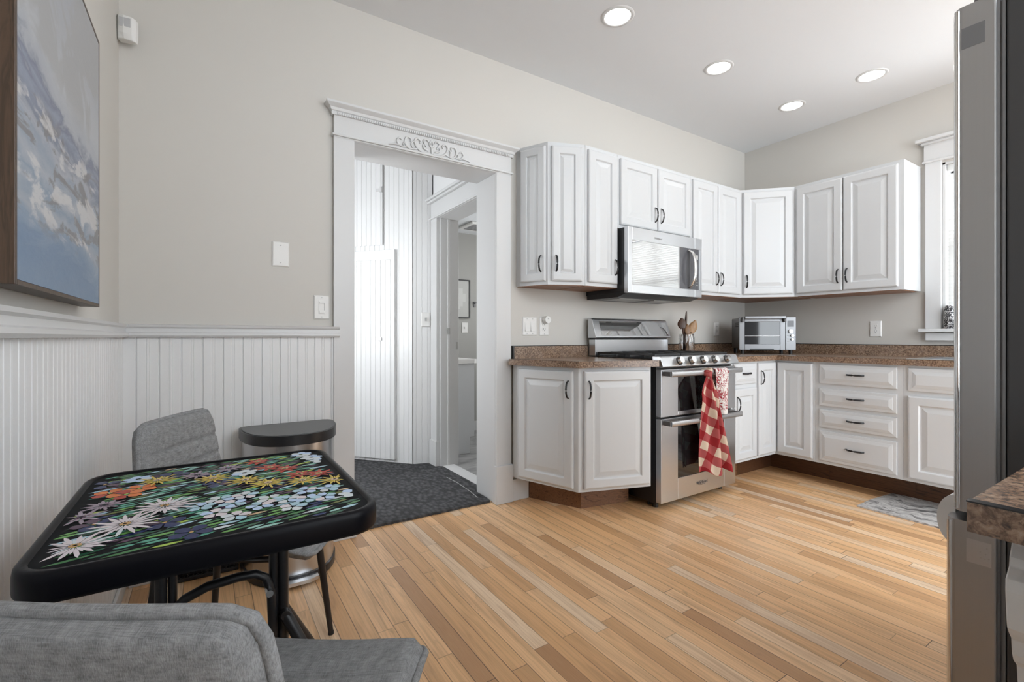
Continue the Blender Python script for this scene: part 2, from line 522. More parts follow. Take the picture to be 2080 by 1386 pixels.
# ------------------------------------------------------------------ room shell
YW, XL, XR, ZC = 2.50, -.305, 4.194, 2.737      # back wall, left wall, right wall, ceiling
struct(box('floor', 'oak_floor', None, XL-.12, XR+.12, -2.6, 2.71, -.06, 0))
struct(box('ceiling', 'ceiling_paint', None, XL-.12, XR+.12, -1.0, YW, ZC, ZC+.1))
struct(box('wall_light_block', 'wall_paint', None, XL, .50, -.75, -.60, 0, ZC))  # added unseen wall, keeps sky light off the near chair and table
struct(box('wall_left', 'wall_paint', None, XL-.12, XL, -2.6, 2.71, 0, ZC))
q = MB()
q.box(XL-.12, .617, YW, 2.71, 0, ZC); q.box(1.511, XR+.2, YW, 2.71, 0, ZC); q.box(.617, 1.511, YW, 2.71, 2.06, ZC)
struct(q.build('wall_back', 'wall_paint'))
q = MB()
WY0, WY1, WZ0, WZ1 = .17, 1.10, 1.085, 2.215
q.box(XR, XR+.16, -2.6, WY0, 0, ZC); q.box(XR, XR+.16, WY1, YW, 0, ZC)
q.box(XR, XR+.16, WY0, WY1, 0, WZ0); q.box(XR, XR+.16, WY0, WY1, WZ1, ZC)
struct(q.build('wall_right', 'wall_paint'))

def beads(q, P0, P1, z0, z1, period, t, groove=.007, dep=.005, bead=True):
    """tongue-and-groove boards between plan points P0,P1 (left to right as seen), thickness t"""
    P0, P1 = Vector((*P0, 0)), Vector((*P1, 0)); L = (P1-P0).length; d = (P1-P0)/L; n = Vector((d.y, -d.x, 0))
    pr = [(0, t)]
    k = period*.55
    while k < L-.004:
        pr += [(k-groove/2, t), (k-.001, t-dep), (k+.001, t-dep), (k+groove/2, t)]
        h = k+period/2
        if bead and h < L-.02:
            pr += [(h-.007, t), (h-.005, t-.0012), (h-.003, t+.0006), (h+.003, t+.0006), (h+.005, t-.0012), (h+.007, t)]
        k += period
    pr.append((L, t))
    pr = sorted(pr)
    v = []
    for a, b in pr:
        p = P0+d*a+n*b
        v += [(p.x, p.y, z0), (p.x, p.y, z1)]
    q.add(v, [(2*i, 2*i+2, 2*i+3, 2*i+1) for i in range(len(pr)-1)])
    a, b = P0+d*0, P1
    q.add([(a.x, a.y, z1), (b.x, b.y, z1), (b.x+n.x*t, b.y+n.y*t, z1), (a.x+n.x*t, a.y+n.y*t, z1)], [(0, 1, 2, 3)])
q = MB(); beads(q, (-.29, YW), (.535, YW), 0, 1.04, .077, .015)
struct(q.build('trim_1', 'bead_white'))
q = MB(); beads(q, (XL, -2.6), (XL, YW-.015), 0, 1.04, .077, .015)
struct(q.build('trim_2', 'bead_white'))
# chair rails: moulded profile (out, z)
RAIL = [(.0, 1.028), (.030, 1.028), (.036, 1.036), (.034, 1.046), (.026, 1.050), (.024, 1.066), (.031, 1.072), (.033, 1.081), (.0, 1.084)]
def rail(name, P0, P1):
    P0, P1 = Vector((*P0, 0)), Vector((*P1, 0)); d = (P1-P0).normalized(); n = Vector((d.y, -d.x, 0))
    v = [(*(P+n*a)[:2], z) for P in (P0, P1) for a, z in RAIL]
    k = len(RAIL); q = MB()
    q.add(v, [(i, k+i, k+i+1, i+1) for i in range(k-1)] + [tuple(range(k)), tuple(range(2*k-1, k-1, -1))])
    return struct(q.build(name, 'trim_white'))
rail('trim_3', (XL, YW), (.562, YW))
rail('trim_4', (XL, -2.6), (XL, YW))
q = MB(); q.box(-.27, .53, 2.468, 2.484, 0, .065); struct(q.build('baseboard_back', 'trim_white', bevel=.003))
q = MB(); q.box(-.289, -.278, -2.6, 2.48, 0, .065); struct(q.build('baseboard_left', 'trim_white', bevel=.003))
q = MB(); q.box(1.604, 1.73, 2.474, 2.499, 0, .135); struct(q.build('baseboard_right', 'trim_white', bevel=.003))

# cased opening with carved head
q = MB()
for a, b in ((.535, .637), (1.491, 1.597)):
    q.box(a, b, 2.478, YW, 0, 2.045)
q.box(.617, .637, YW, 2.735, 0, 2.04); q.box(1.491, 1.511, YW, 2.735, 0, 2.04); q.box(.617, 1.511, YW, 2.735, 2.04, 2.06)
q.box(.535, 1.597, 2.476, YW, 2.04, 2.168)
for a, b in ((.535, .617), (1.511, 1.6)):
    q.box(a, b, 2.71, 2.735, 0, 2.14)
q.box(.617, 1.511, 2.71, 2.735, 2.061, 2.14)
casing = struct(q.build('trim_5', 'trim_white', bevel=.0025))
q = MB()
q.box(.527, .645, 2.466, YW, 0, .235); q.box(1.484, 1.605, 2.466, YW, 0, .235)
struct(q.build('plinth_block', 'trim_white', casing, bevel=.003))
q = MB()
q.box(.525, 1.607, 2.464, YW, 2.045, 2.056)
struct(q.build('bead_strip', 'trim_white', casing, bevel=.004))
CR = [(.022, 2.150), (.030, 2.150), (.033, 2.158), (.030, 2.166), (.036, 2.170), (.041, 2.182), (.056, 2.194), (.060, 2.198), (.060, 2.208), (0, 2.210)]
q = MB(); v = []; kk = len(CR)
for a, z in CR:
    v.append((.535-a+.02, YW-a, z))
for a, z in CR:
    v.append((1.597+a-.02, YW-a, z))
q.add(v, [(i, kk+i, kk+i+1, i+1) for i in range(kk-1)])
v2 = [(.535-a+.02, YW, z) for a, z in CR]+[(.535-a+.02, YW-a, z) for a, z in CR]
q.add(v2, [(i, kk+i, kk+i+1, i+1) for i in range(kk-1)])
v2 = [(1.597+a-.02, YW-a, z) for a, z in CR]+[(1.597+a-.02, YW, z) for a, z in CR]
q.add(v2, [(i, kk+i, kk+i+1, i+1) for i in range(kk-1)])
xx = .55
while xx < 1.585:
    q.box(xx, xx+.006, 2.462, 2.470, 2.150, 2.163); xx += .0115
struct(q.build('crown', 'trim_white', casing))
# scroll applique
def spiral(cx, cz, r0, a0, turns, sgn, k=26):
    return [(cx+r0*(1-i/k*.8)*math.cos(a0+sgn*turns*2*PI*i/k), 2.4715, cz+r0*(1-i/k*.8)*math.sin(a0+sgn*turns*2*PI*i/k)) for i in range(k+1)]
q = MB()
cx0, cz0 = 1.060, 2.092
for s in (-1, 1):
    def X(p):
        return [(cx0+s*a, 2.4715, cz0+b) for a, b in p]
    def curve(pts, rs):
        P = [Vector((a, b, 0)) for a, b in pts]; out = []
        for i in range(len(P)-1):
            p0 = P[max(i-1, 0)]; p1 = P[i]; p2 = P[i+1]; p3 = P[min(i+2, len(P)-1)]
            for t in (0, .2, .4, .6, .8):
                out.append(.5*((2*p1)+(-p0+p2)*t+(2*p0-5*p1+4*p2-p3)*t*t+(-p0+3*p1-3*p2+p3)*t**3))
        out.append(P[-1])
        pts3 = X([(p.x, p.y) for p in out])
        n = len(pts3)
        q.tube(pts3, [rs*(.35+.65*math.sin(PI*(.15+.8*i/(n-1)))) for i in range(n)], 6)
    curve([(.01, -.035), (.05, -.036), (.085, -.015), (.10, .018), (.085, .036), (.066, .026), (.07, .012)], .0065)
    curve([(.03, .0), (.048, .03), (.03, .042), (.018, .028)], .006)
    curve([(.085, -.02), (.13, -.03), (.155, .0), (.145, .03), (.122, .026), (.124, .01)], .006)
    curve([(.14, -.022), (.18, -.026), (.20, -.004), (.188, .016), (.172, .008)], .0055)
    curve([(.18, -.022), (.21, -.022), (.245, -.03)], .005)
    curve([(.105, .016), (.118, .0), (.112, -.022)], .005)
    curve([(.02, -.02), (.045, -.012), (.05, .008), (.036, .006)], .005)
    curve([(.155, .004), (.165, -.012), (.16, -.022)], .0045)
    curve([(.0, .0), (.012, .02), (.0, .045)], .006)
curve([(.0, -.03), (.0, .0), (.0, .04)], .005)
struct(q.build('scroll_ornament', 'trim_white', casing))

# hall beyond the opening
struct(box('floor_hall', 'bath_tile', None, -.5, 3.3, 2.71, 5.2, -.06, -.001))
struct(box('ceiling_hall', 'ceiling_paint', None, -.5, 3.3, 2.71, 5.2, 2.6, 2.7))
q = MB(); q.box(-.42, -.3, 2.71, 3.0, 0, 2.6); q.box(-.42, -.3, 3.75, 5.2, 0, 2.6); q.box(-.42, -.3, 3.0, 3.75, 0, .85); q.box(-.42, -.3, 3.0, 3.75, 1.95, 2.6)
struct(q.build('wall_hall_left', 'bead_white'))
A0, A1 = Vector((.42, 4.745)), Vector((1.385, 3.605))
q = MB(); beads(q, A0, A1, 0, 2.6, .045, .012, .006, .004, False)
n_ = Vector(((A1-A0).y, -(A1-A0).x)).normalized()
q.prism([tuple(A0), tuple(A1), tuple(A1-n_*.08), tuple(A0-n_*.08)], 0, 2.6)
struct(q.build('wall_hall_angle', 'bead_white'))
q = MB(); beads(q, (1.385, 3.60), (1.53, 3.56), 0, 2.6, .045, .004, .005, .003, False)
q.box(1.38, 1.62, 3.605, 3.70, 0, 2.6)
struct(q.build('wall_hall_end', 'bead_white'))
struct(box('wall_hall_far', 'bead_white', None, -.5, .5, 4.7, 4.8, 0, 2.6))
q = MB()
q.box(1.54, 1.66, 3.44, 3.61, 0, 2.6); q.box(1.54, 1.66, 2.71, 3.44, 2.0, 2.6)
struct(q.build('wall_hall_right', 'bead_white'))
# second cased doorway
q = MB()
q.box(1.512, 1.54, 3.432, 3.545, 0, 1.975); q.box(1.512, 1.54, 2.74, 3.432, 1.965, 1.975)
q.box(1.54, 1.70, 3.418, 3.44, 0, 1.985); q.box(1.54, 1.70, 2.74, 3.44, 1.965, 1.985)
q.box(1.60, 1.618, 3.408, 3.42, 0, 1.965)
q.box(1.514, 1.54, 2.74, 3.548, 1.98, 2.10)
d2 = struct(q.build('trim_6', 'trim_white', bevel=.003))
q = MB(); q.box(1.500, 1.54, 2.74, 3.562, 1.968, 1.982); q.box(1.49, 1.54, 2.74, 3.568, 2.10, 2.118); q.box(1.475, 1.54, 2.74, 3.58, 2.118, 2.138)
struct(q.build('crown', 'trim_white', d2, bevel=.004))
q = MB(); q.box(1.503, 1.54, 3.425, 3.552, 0, .21); struct(q.build('plinth_block', 'trim_white', d2, bevel=.003))
q = MB(); q.box(1.60, 1.618, 3.405, 3.419, 1.05, 1.10); q.box(1.675, 1.69, 3.414, 3.419, .93, .99)
struct(q.build('strike_plate', 'plastic_grey', d2))
struct(box('trim_7', 'trim_white', None, 1.56, 1.66, 2.74, 3.418, -.001, .014, bevel=.003))
# bathroom shell
struct(box('wall_bath_far', 'bath_paint', None, 1.62, 3.3, 4.60, 4.7, 0, 2.16))
struct(box('wall_bath_left', 'bath_paint', None, 1.62, 1.68, 3.70, 4.6, 0, 2.16))
q = MB(); q.box(3.2, 3.3, 2.71, 3.3, 0, 2.16); q.box(3.2, 3.3, 3.9, 4.6, 0, 2.16); q.box(3.2, 3.3, 3.3, 3.9, 0, 1.1); q.box(3.2, 3.3, 3.3, 3.9, 1.9, 2.16)
struct(q.build('wall_bath_right', 'bath_paint'))
struct(box('ceiling_bath', 'ceiling_paint', None, 1.6, 3.3, 2.72, 4.7, 2.16, 2.2))
struct(box('baseboard_bath', 'trim_white', None, 1.68, 3.2, 4.585, 4.6, 0, .10))

# kitchen window in the right wall
q = MB()
for a, b in ((WY1, 1.185), (WY0-.085, WY0)):
    q.box(4.170, XR, a, b, WZ0, 2.235)
q.box(4.168, XR, WY0-.09, 1.192, 2.235, 2.355)
q.box(XR, XR+.16, WY1-.018, WY1, WZ0, WZ1); q.box(XR, XR+.16, WY0, WY0+.018, WZ0, WZ1); q.box(XR, XR+.16, WY0, WY1, WZ1-.018, WZ1)
win = struct(q.build('window_1', 'trim_white', bevel=.0025))
q = MB(); q.box(4.158, XR, WY0-.10, 1.20, 2.228, 2.242); q.box(4.15, XR, WY0-.11, 1.205, 2.352, 2.37); q.box(4.125, XR, WY0-.13, 1.228, 2.37, 2.393)
struct(q.build('window_crown', 'trim_white', win, bevel=.004))
q = MB(); q.box(4.125, XR+.16, WY0-.11, 1.212, 1.062, 1.085); q.box(4.160, XR, WY0-.08, 1.182, 1.005, 1.058)
struct(q.build('window_sill', 'trim_white', win, bevel=.004))
q = MB()
for zz0, zz1, xx0 in ((WZ0, 1.67, XR+.075), (1.63, WZ1-.02, XR+.11)):
    q.box(xx0, xx0+.03, WY0+.018, WY0+.06, zz0, zz1); q.box(xx0, xx0+.03, WY1-.06, WY1-.018, zz0, zz1)
    q.box(xx0, xx0+.03, WY0+.018, WY1-.018, zz0, zz0+.045); q.box(xx0, xx0+.03, WY0+.018, WY1-.018, zz1-.04, zz1)
    q.box(xx0, xx0+.03, .615, .655, zz0, zz1)
struct(q.build('window_sash', 'trim_white', win, bevel=.003))
struct(box('window_pane', 'window_glass', win, XR+.088, XR+.092, WY0+.05, WY1-.05, WZ0+.03, WZ1-.03))
bl = thing('window_blind', 'white slatted blind in the window above the sink', 'blind', (XR+.04, .64, 2.17))
box('head_rail', 'blind_white', bl, XR+.015, XR+.055, WY0+.022, WY1-.022, 2.155, 2.195)
q = MB(); zz = 1.125
while zz < 2.145:
    q.add([(XR+.024, WY0+.024, zz+.0125), (XR+.024, WY1-.024, zz+.0125), (XR+.041, WY1-.024, zz-.0120), (XR+.041, WY0+.024, zz-.0120)], [(0, 1, 2, 3)])
    zz += .0255
q.build('slat', 'blind_white', bl, solid=.001)
box('bottom_rail', 'blind_white', bl, XR+.02, XR+.045, WY0+.024, WY1-.024, 1.098, 1.112)
tag(MB().lathe([(.026, 0), (.034, .01), (.036, .10), (.030, .14), (.024, .155)], 24, (4.165, 1.05, 1.0855)).build('vase', 'pattern_ceramic'),
    'black and white patterned vase on the window sill', 'vase')

# ------------------------------------------------------------------ ceiling lights
def lamp(x, y, label):
    t = thing('recessed_light', label, 'ceiling light', (x, y, ZC), 0, 'recessed ceiling lights')
    MB().lathe([(.066, -.0005), (.070, -.006), (.084, -.004), (.088, 0)], 40, (x, y, ZC), caps=False).build('trim_ring', 'trim_white', t)
    MB().lathe([(.0001, -.003), (.066, -.002)], 40, (x, y, ZC), caps=False).build('diffuser', 'lamp_glow', t)
    return t
l0 = lamp(1.834, 1.80, 'round recessed ceiling light nearest the doorway, alone at upper middle')
dup(l0, (2.722, 1.795, ZC), 0, 'round recessed ceiling light above the range, second along the row')
dup(l0, (3.622, 1.797, ZC), 0, 'round recessed ceiling light above the far corner, lowest in the photo')
dup(l0, (3.640, 1.305, ZC), 0, 'round recessed ceiling light nearest the refrigerator, rightmost of the four')

dup(l0, (.946, 1.797, ZC), 0, 'added out-of-view recessed fill light above the half-round trash can')  # added unseen lamp, brightens the left side from above
dup(l0, (.55, .55, ZC), 0, 'added out-of-view recessed fill light above the nearest grey chair')  # second added lamp out of view, overhead fill for chairs and table

# ------------------------------------------------------------------ cabinets
DOOR = [(0, .013), (.004, .017), (.010, .0195), (.052, .0195), (.056, .015), (.058, .010), (.066, .010), (.092, .017), (.094, .0175)]
NARROW = [(0, .013), (.004, .017), (.010, .0195), (.046, .0195), (.049, .015), (.051, .010), (.056, .010), (.072, .017), (.0735, .0175)]
DRAWER = [(0, .008), (.003, .011), (.020, .013), (.022, .0145), (.040, .020), (.042, .020)]
def pull(parent, Mx, u, v, vert=True, L=.10):
    q = MB(); q.T = Mx
    P = []
    for i in range(13):
        t = i/12*2-1
        a = t*L/2; o = .019+.024*math.sqrt(max(0, 1-t*t))
        if abs(t) == 1:
            o = .0175
        P.append((u, v+a, o) if vert else (u+a, v, o))
    q.tube(P, (.0035, .006), 8, flat=(1, 0, 0) if not vert else (0, 1, 0))
    q.build('handle', 'black_metal', parent)
def leaf(cab, P0, P1, s0, s1, z0, z1, kind='door', handle=None):
    """leaf on the face P0->P1 between arc positions s0,s1; handle=(side, where)"""
    d = Vector((P1[0]-P0[0], P1[1]-P0[1])).normalized()
    O = (P0[0]+d.x*s0, P0[1]+d.y*s0, z0)
    Mx = face_mx(O, d); w, h = s1-s0, z1-z0
    q = MB(); q.T = Mx
    loops = DRAWER if kind == 'drawer' else (NARROW if w < .225 else DOOR)
    q.panel(w, h, loops)
    o = q.build('drawer_front' if kind == 'drawer' else 'door', 'cabinet_white', cab, bevel=.0012, seg=1)
    if handle == 'mid':
        pull(o, Mx, w/2, h/2+.004, False)
    elif handle:
        side, end = handle
        u = .026 if side == 'L' else w-.026
        pull(o, Mx, u, .105 if end == 'B' else h-.105)
    return o
def dist(a, b):
    return math.hypot(a[0]-b[0], a[1]-b[1])
Z0, Z1 = 1.348, 2.215
def carcass(cab, poly, z0, z1, under=True):
    q = MB(); q.prism(poly, z0, z1); q.build('carcass', 'cabinet_white', cab, bevel=.0015, seg=1)
    if under:
        cx = sum(p[0] for p in poly)/len(poly); cy = sum(p[1] for p in poly)/len(poly)
        pp = [(cx+(p[0]-cx)*.97, cy+(p[1]-cy)*.94) for p in poly]
        q = MB(); q.prism(pp, z0-.004, z0-.0002); q.build('underside', 'under_wood', cab)
WG = 'white wall cabinets'
# angled end wall cabinet
A, B, Cc = (1.650, 2.462), (1.733, 2.280), (1.956, 2.195)
cab = thing('wall_cabinet', 'angled white end wall cabinet beside the doorway with two narrow doors', 'cabinet', (1.8, 2.4, Z0), 0, WG)
carcass(cab, [A, B, Cc, (1.956, 2.498), (1.65, 2.498)], Z0, Z1)
leaf(cab, A, B, .012, dist(A, B)-.012, Z0+.022, Z1-.024, handle=('R', 'B'))
leaf(cab, B, Cc, .022, dist(B, Cc)-.022, Z0+.022, Z1-.024, handle=('L', 'B'))
YF = 2.195
def wallcab(x0, x1, z0, doors, label):
    c = thing('wall_cabinet', label, 'cabinet', ((x0+x1)/2, 2.35, z0), 0, WG)
    carcass(c, [(x0, YF), (x1, YF), (x1, 2.498), (x0, 2.498)], z0, Z1)
    for a, b, hd in doors:
        leaf(c, (x0, YF), (x1, YF), a-x0, b-x0, z0+.022, Z1-.024, handle=hd)
wallcab(1.957, 2.234, Z0, [(1.975, 2.222, ('R', 'B'))], 'white single-door wall cabinet left of the microwave')
wallcab(2.235, 2.984, 1.738, [(2.252, 2.603, ('R', 'B')), (2.612, 2.962, ('L', 'B'))], 'short white two-door wall cabinet directly above the microwave')
wallcab(2.985, 3.617, Z0, [(2.998, 3.293, ('R', 'B')), (3.301, 3.596, ('L', 'B'))], 'tall white two-door wall cabinet right of the microwave')
D0, D1 = (3.618, 2.195), (3.889, 1.908)
cab = thing('wall_cabinet', 'diagonal white corner wall cabinet above the toaster oven', 'cabinet', (3.95, 2.25, Z0), 0, WG)
carcass(cab, [D0, D1, (4.192, 1.908), (4.192, 2.498), (3.618, 2.498)], Z0, Z1)
leaf(cab, D0, D1, .018, dist(D0, D1)-.018, Z0+.022, Z1-.024, handle=('L', 'B'))
cab = thing('wall_cabinet', 'white two-door wall cabinet on the right wall, next to the window', 'cabinet', (4.04, 1.56, Z0), 0, WG)
carcass(cab, [(3.889, 1.907), (3.889, 1.213), (4.192, 1.213), (4.192, 1.907)], Z0, Z1)
leaf(cab, (3.889, 1.907), (3.889, 1.213), .018, .335, Z0+.022, Z1-.024, handle=('R', 'B'))
leaf(cab, (3.889, 1.907), (3.889, 1.213), .341, .664, Z0+.022, Z1-.024, handle=('L', 'B'))

BG = 'white base cabinets'
ZB, ZK = .157, .857
A, B, R_ = (1.605, 2.425), (1.745, 2.012), (2.178, 1.872)
cab = thing('base_cabinet', 'angled white end base cabinet between doorway and range', 'cabinet', (1.9, 2.3, 0), 0, BG)
carcass(cab, [A, B, R_, (2.205, 2.498), (1.735, 2.498), (1.735, 2.47), (1.605, 2.47)], ZB, ZK, False)
leaf(cab, A, B, .02, dist(A, B)-.03, ZB+.018, ZK-.02, handle=('R', 'T'))
leaf(cab, B, R_, .03, dist(B, R_)-.015, ZB+.018, ZK-.02, handle=('L', 'T'))
MB().prism([(1.735, 2.498), (1.735, 2.475), (1.880, 2.146), (2.215, 2.082), (2.215, 2.498)], 0, ZB).build('toe_kick', 'oak_brown', cab)

def toe(cab, *b, m='oak_brown'):
    box('toe_kick', m, cab, *b)
YB, XB = 1.888, 3.565
cab = thing('base_cabinet', 'narrow white base cabinet just right of the range with one drawer', 'cabinet', (3.15, 2.2, 0), 0, BG)
carcass(cab, [(3.0, YB), (3.309, YB), (3.309, 2.498), (3.0, 2.498)], ZB, ZK, False)
leaf(cab, (3.0, YB), (3.309, YB), .02, .292, .70, .843, 'drawer', 'mid')
leaf(cab, (3.0, YB), (3.309, YB), .02, .292, ZB+.02, .672, handle=('L', 'T'))
toe(cab, 3.0, 3.309, 2.035, 2.49, 0, ZB-.001)
cab = thing('base_cabinet', 'white inside-corner base cabinet with two doors meeting in the corner', 'cabinet', (3.8, 2.1, 0), 0, BG)
carcass(cab, [(3.31, YB), (XB, YB), (XB, 1.612), (4.192, 1.612), (4.192, 2.498), (3.31, 2.498)], ZB, ZK, False)
leaf(cab, (3.31, YB), (XB, YB), .006, dist((3.31, YB), (XB, YB))-.021, ZB+.02, .843, handle=('L', 'T'))
leaf(cab, (XB, YB), (XB, 1.612), .021, .262, ZB+.02, .843)
MB().prism([(3.31, 2.035), (3.775, 2.035), (3.775, 1.612), (4.19, 1.612), (4.19, 2.49), (3.31, 2.49)], 0, ZB-.001).build('toe_kick', 'oak_brown_y', cab)
cab = thing('base_cabinet', 'white base cabinet with a stack of four drawers', 'cabinet', (3.88, 1.36, 0), 0, BG)
carcass(cab, [(XB, 1.611), (XB, 1.117), (4.192, 1.117), (4.192, 1.611)], ZB, ZK, False)
for z0, z1 in ((.708, .843), (.556, .676), (.408, .532), (.178, .384)):
    leaf(cab, (XB, 1.611), (XB, 1.117), .028, .466, z0, z1, 'drawer', 'mid')
toe(cab, 3.775, 4.19, 1.117, 1.611, 0, ZB-.001, m='oak_brown_y')
cab = thing('base_cabinet', 'white sink base cabinet partly behind the refrigerator', 'cabinet', (3.88, .7, 0), 0, BG)
carcass(cab, [(XB, 1.116), (XB, .2), (4.192, .2), (4.192, 1.116)], ZB, .70, False)
box('face_frame', 'cabinet_white', cab, XB, XB+.02, .2, 1.116, .70, ZK)
for a, b in ((.025, .455), (.46, .89)):
    leaf(cab, (XB, 1.116), (XB, .2), a, b, .703, .843, 'drawer')
    leaf(cab, (XB, 1.116), (XB, .2), a, b, ZB+.02, .675)
toe(cab, 3.775, 4.19, .2, 1.116, 0, ZB-.001, m='oak_brown_y')

# countertops
ZT = .894
ct = thing('countertop', 'short angled brown laminate countertop left of the range', 'countertop', (1.9, 2.2, .86))
MB().prism([(1.555, 2.43), (1.719, 1.98), (2.212, 1.838), (2.212, 2.498), (1.606, 2.498), (1.606, 2.462), (1.56, 2.448)], .8575, ZT).build('slab', 'laminate', ct, bevel=.002)
MB().prism([(1.5545, 2.43), (1.7185, 1.9795), (1.723, 1.985), (1.559, 2.433)], ZT, ZT+.0012).build('edge_strip', 'caulk_black', ct)
box('backsplash', 'laminate', ct, 1.618, 2.235, 2.478, 2.498, ZT, .970)
q = MB(); q.box(1.612, 2.235, 2.4765, 2.498, .970, .9745); q.box(1.610, 1.6195, 2.4755, 2.498, ZT, .9745)
q.build('seam_strip', 'caulk_black', ct)
ct = thing('countertop', 'long brown laminate countertop running around the far corner', 'countertop', (3.8, 2.0, .86))
q = MB()
q.box(2.995, 4.19, 1.862, 2.498, .8575, ZT); q.box(3.54, 4.19, 1.10, 1.862, .8575, ZT)
q.box(3.54, 3.62, .2, 1.10, .8575, ZT); q.box(4.10, 4.19, .2, 1.10, .8575, ZT); q.box(3.62, 4.10, .2, .36, .8575, ZT)
q.build('slab', 'laminate', ct)
q = MB(); q.box(2.995, 3.544, 1.861, 1.866, ZT, ZT+.001); q.box(3.539, 3.544, .2, 1.866, ZT, ZT+.001)
q.build('edge_strip', 'caulk_black', ct)
q = MB(); q.box(2.98, 4.174, 2.478, 2.498, ZT, .970); q.box(4.172, 4.192, .2, 2.478, ZT, .970)
q.build('backsplash', 'laminate', ct)
q = MB(); q.box(2.98, 4.174, 2.4765, 2.498, .970, .9745); q.box(4.1705, 4.192, .2, 2.478, .970, .9745)
q.build('seam_strip', 'caulk_black', ct)
sk = thing('sink', 'stainless steel sink set in the counter below the window', 'sink', (3.86, .73, .89))
q = MB()
q.box(3.605, 3.66, .35, 1.115, ZT, ZT+.004); q.box(4.05, 4.115, .35, 1.115, ZT, ZT+.004); q.box(3.66, 4.05, 1.06, 1.115, ZT, ZT+.004); q.box(3.66, 4.05, .35, .40, ZT, ZT+.004)
q.build('rim', 'steel_y', sk, bevel=.0015)
q = MB()
q.box(3.655, 3.66, .40, 1.06, .72, ZT); q.box(4.05, 4.055, .40, 1.06, .72, ZT); q.box(3.66, 4.05, 1.06, 1.065, .72, ZT); q.box(3.66, 4.05, .395, .40, .72, ZT); q.box(3.655, 4.055, .395, 1.065, .715, .72)
q.build('basin', 'steel_y', sk)

# near counter at the right edge, its base cabinet and corbel
ct = thing('countertop', 'brown laminate counter corner with black edge at the right border', 'countertop', (.95, -.15, .87))
box('slab', 'laminate', ct, .507, 1.36, -.40, .118, .8755, .899)
q = MB(); q.box(.5065, .516, -.40, .1185, .899, .9002)
q.build('edge_strip', 'caulk_black', ct)
cab = thing('base_cabinet', 'white base cabinet under the near counter at the right border', 'cabinet', (.95, -.15, 0), 0, BG)
carcass(cab, [(.575, .085), (.575, -.40), (1.35, -.40), (1.35, .085)], .10, .875, False)
leaf(cab, (1.35, .085), (.575, .085), .02, .38, .12, .86)
leaf(cab, (1.35, .085), (.575, .085), .39, .755, .12, .86)
toe(cab, .62, 1.34, -.40, 0, 0, .10)
pr = [(.574, .8745), (.543, .8745), (.543, .864), (.5367, .855), (.5350, .848), (.5245, .841), (.5238, .832), (.5262, .815), (.5290, .801), (.5340, .795), (.5415, .788), (.5440, .775), (.5480, .768), (.5585, .760), (.5640, .735), (.5720, .69), (.574, .66)]
q = MB(); v = []
for yy in (.058, .100):
    v += [(a, yy, b) for a, b in pr]
k = len(pr)
q.add(v, [(i, i+1, k+i+1, k+i) for i in range(k-1)]+[tuple(range(k-1, -1, -1)), tuple(range(k, 2*k)), (k-1, 0, k, 2*k-1)])
tag(q.build('corbel', 'trim_white', bevel=.002), 'white scalloped corbel bracket under the near counter corner', 'bracket')

# ------------------------------------------------------------------ range
rg = thing('range', 'stainless double-oven gas range with two towels on its handle', 'range', (2.61, 2.2, 0))
RX0, RX1 = 2.236, 2.984
box('body', 'black_plastic', rg, RX0+.004, RX1-.004, 1.885, 2.46, .035, .872, bevel=.003)
for xx in (RX0+.05, RX1-.05):
    for yy in (1.93, 2.40):
        MB().cyl((xx, yy, 0), (xx, yy, .036), .018).build('foot', 'black_plastic', rg)
box('kick_panel', 'black_plastic', rg, RX0+.02, RX1-.02, 1.955, 1.965, .010, .036)
def oven_door(z0, z1, wz0, wz1, hz):
    q = MB(); t = (1.845, 1.884)
    X0, X1, W0, W1 = RX0, RX1, 2.388, 2.856
    q.box(X0, W0, *t, z0, z1); q.box(W1, X1, *t, z0, z1); q.box(W0, W1, *t, z0, wz0); q.box(W0, W1, *t, wz1, z1)
    d = q.build('oven_door', 'steel_x', rg, bevel=.0015)
    box('oven_window', 'oven_glass', d, W0-.001, W1+.001, 1.8475, 1.875, wz0-.001, wz1+.001)
    q = MB(); P = [(2.262, 1.793, hz), (2.40, 1.789, hz), (2.61, 1.786, hz), (2.82, 1.789, hz), (2.972, 1.793, hz)]
    q.tube(P, (.008, .017), 10, flat=(0, 1, 0))
    q.build('handle', 'steel_x', d)
    for xx in (2.262, 2.972):
        box('handle_bracket', 'logo_grey', d, xx-.008, xx+.010, 1.795, 1.846, hz-.013, hz+.013, bevel=.002)
    return d
oven_door(.556, .836, .580, .812, .812)
dl = oven_door(.048, .544, .176, .520, .522)
text('logo', 'Whirlpool', .027, face_mx((2.62, 1.8443, .115), (1, 0)), 'logo_grey', dl)
q = MB(); q.T = face_mx((2.62, 1.8440, .113), (1, 0))
q.tube([(.044*math.cos(t/20*2*PI*.8+.6), .013*math.sin(t/20*2*PI*.8+.6), .0005) for t in range(21)], .0009, 6)
q.build('logo_ring', 'logo_grey', dl)
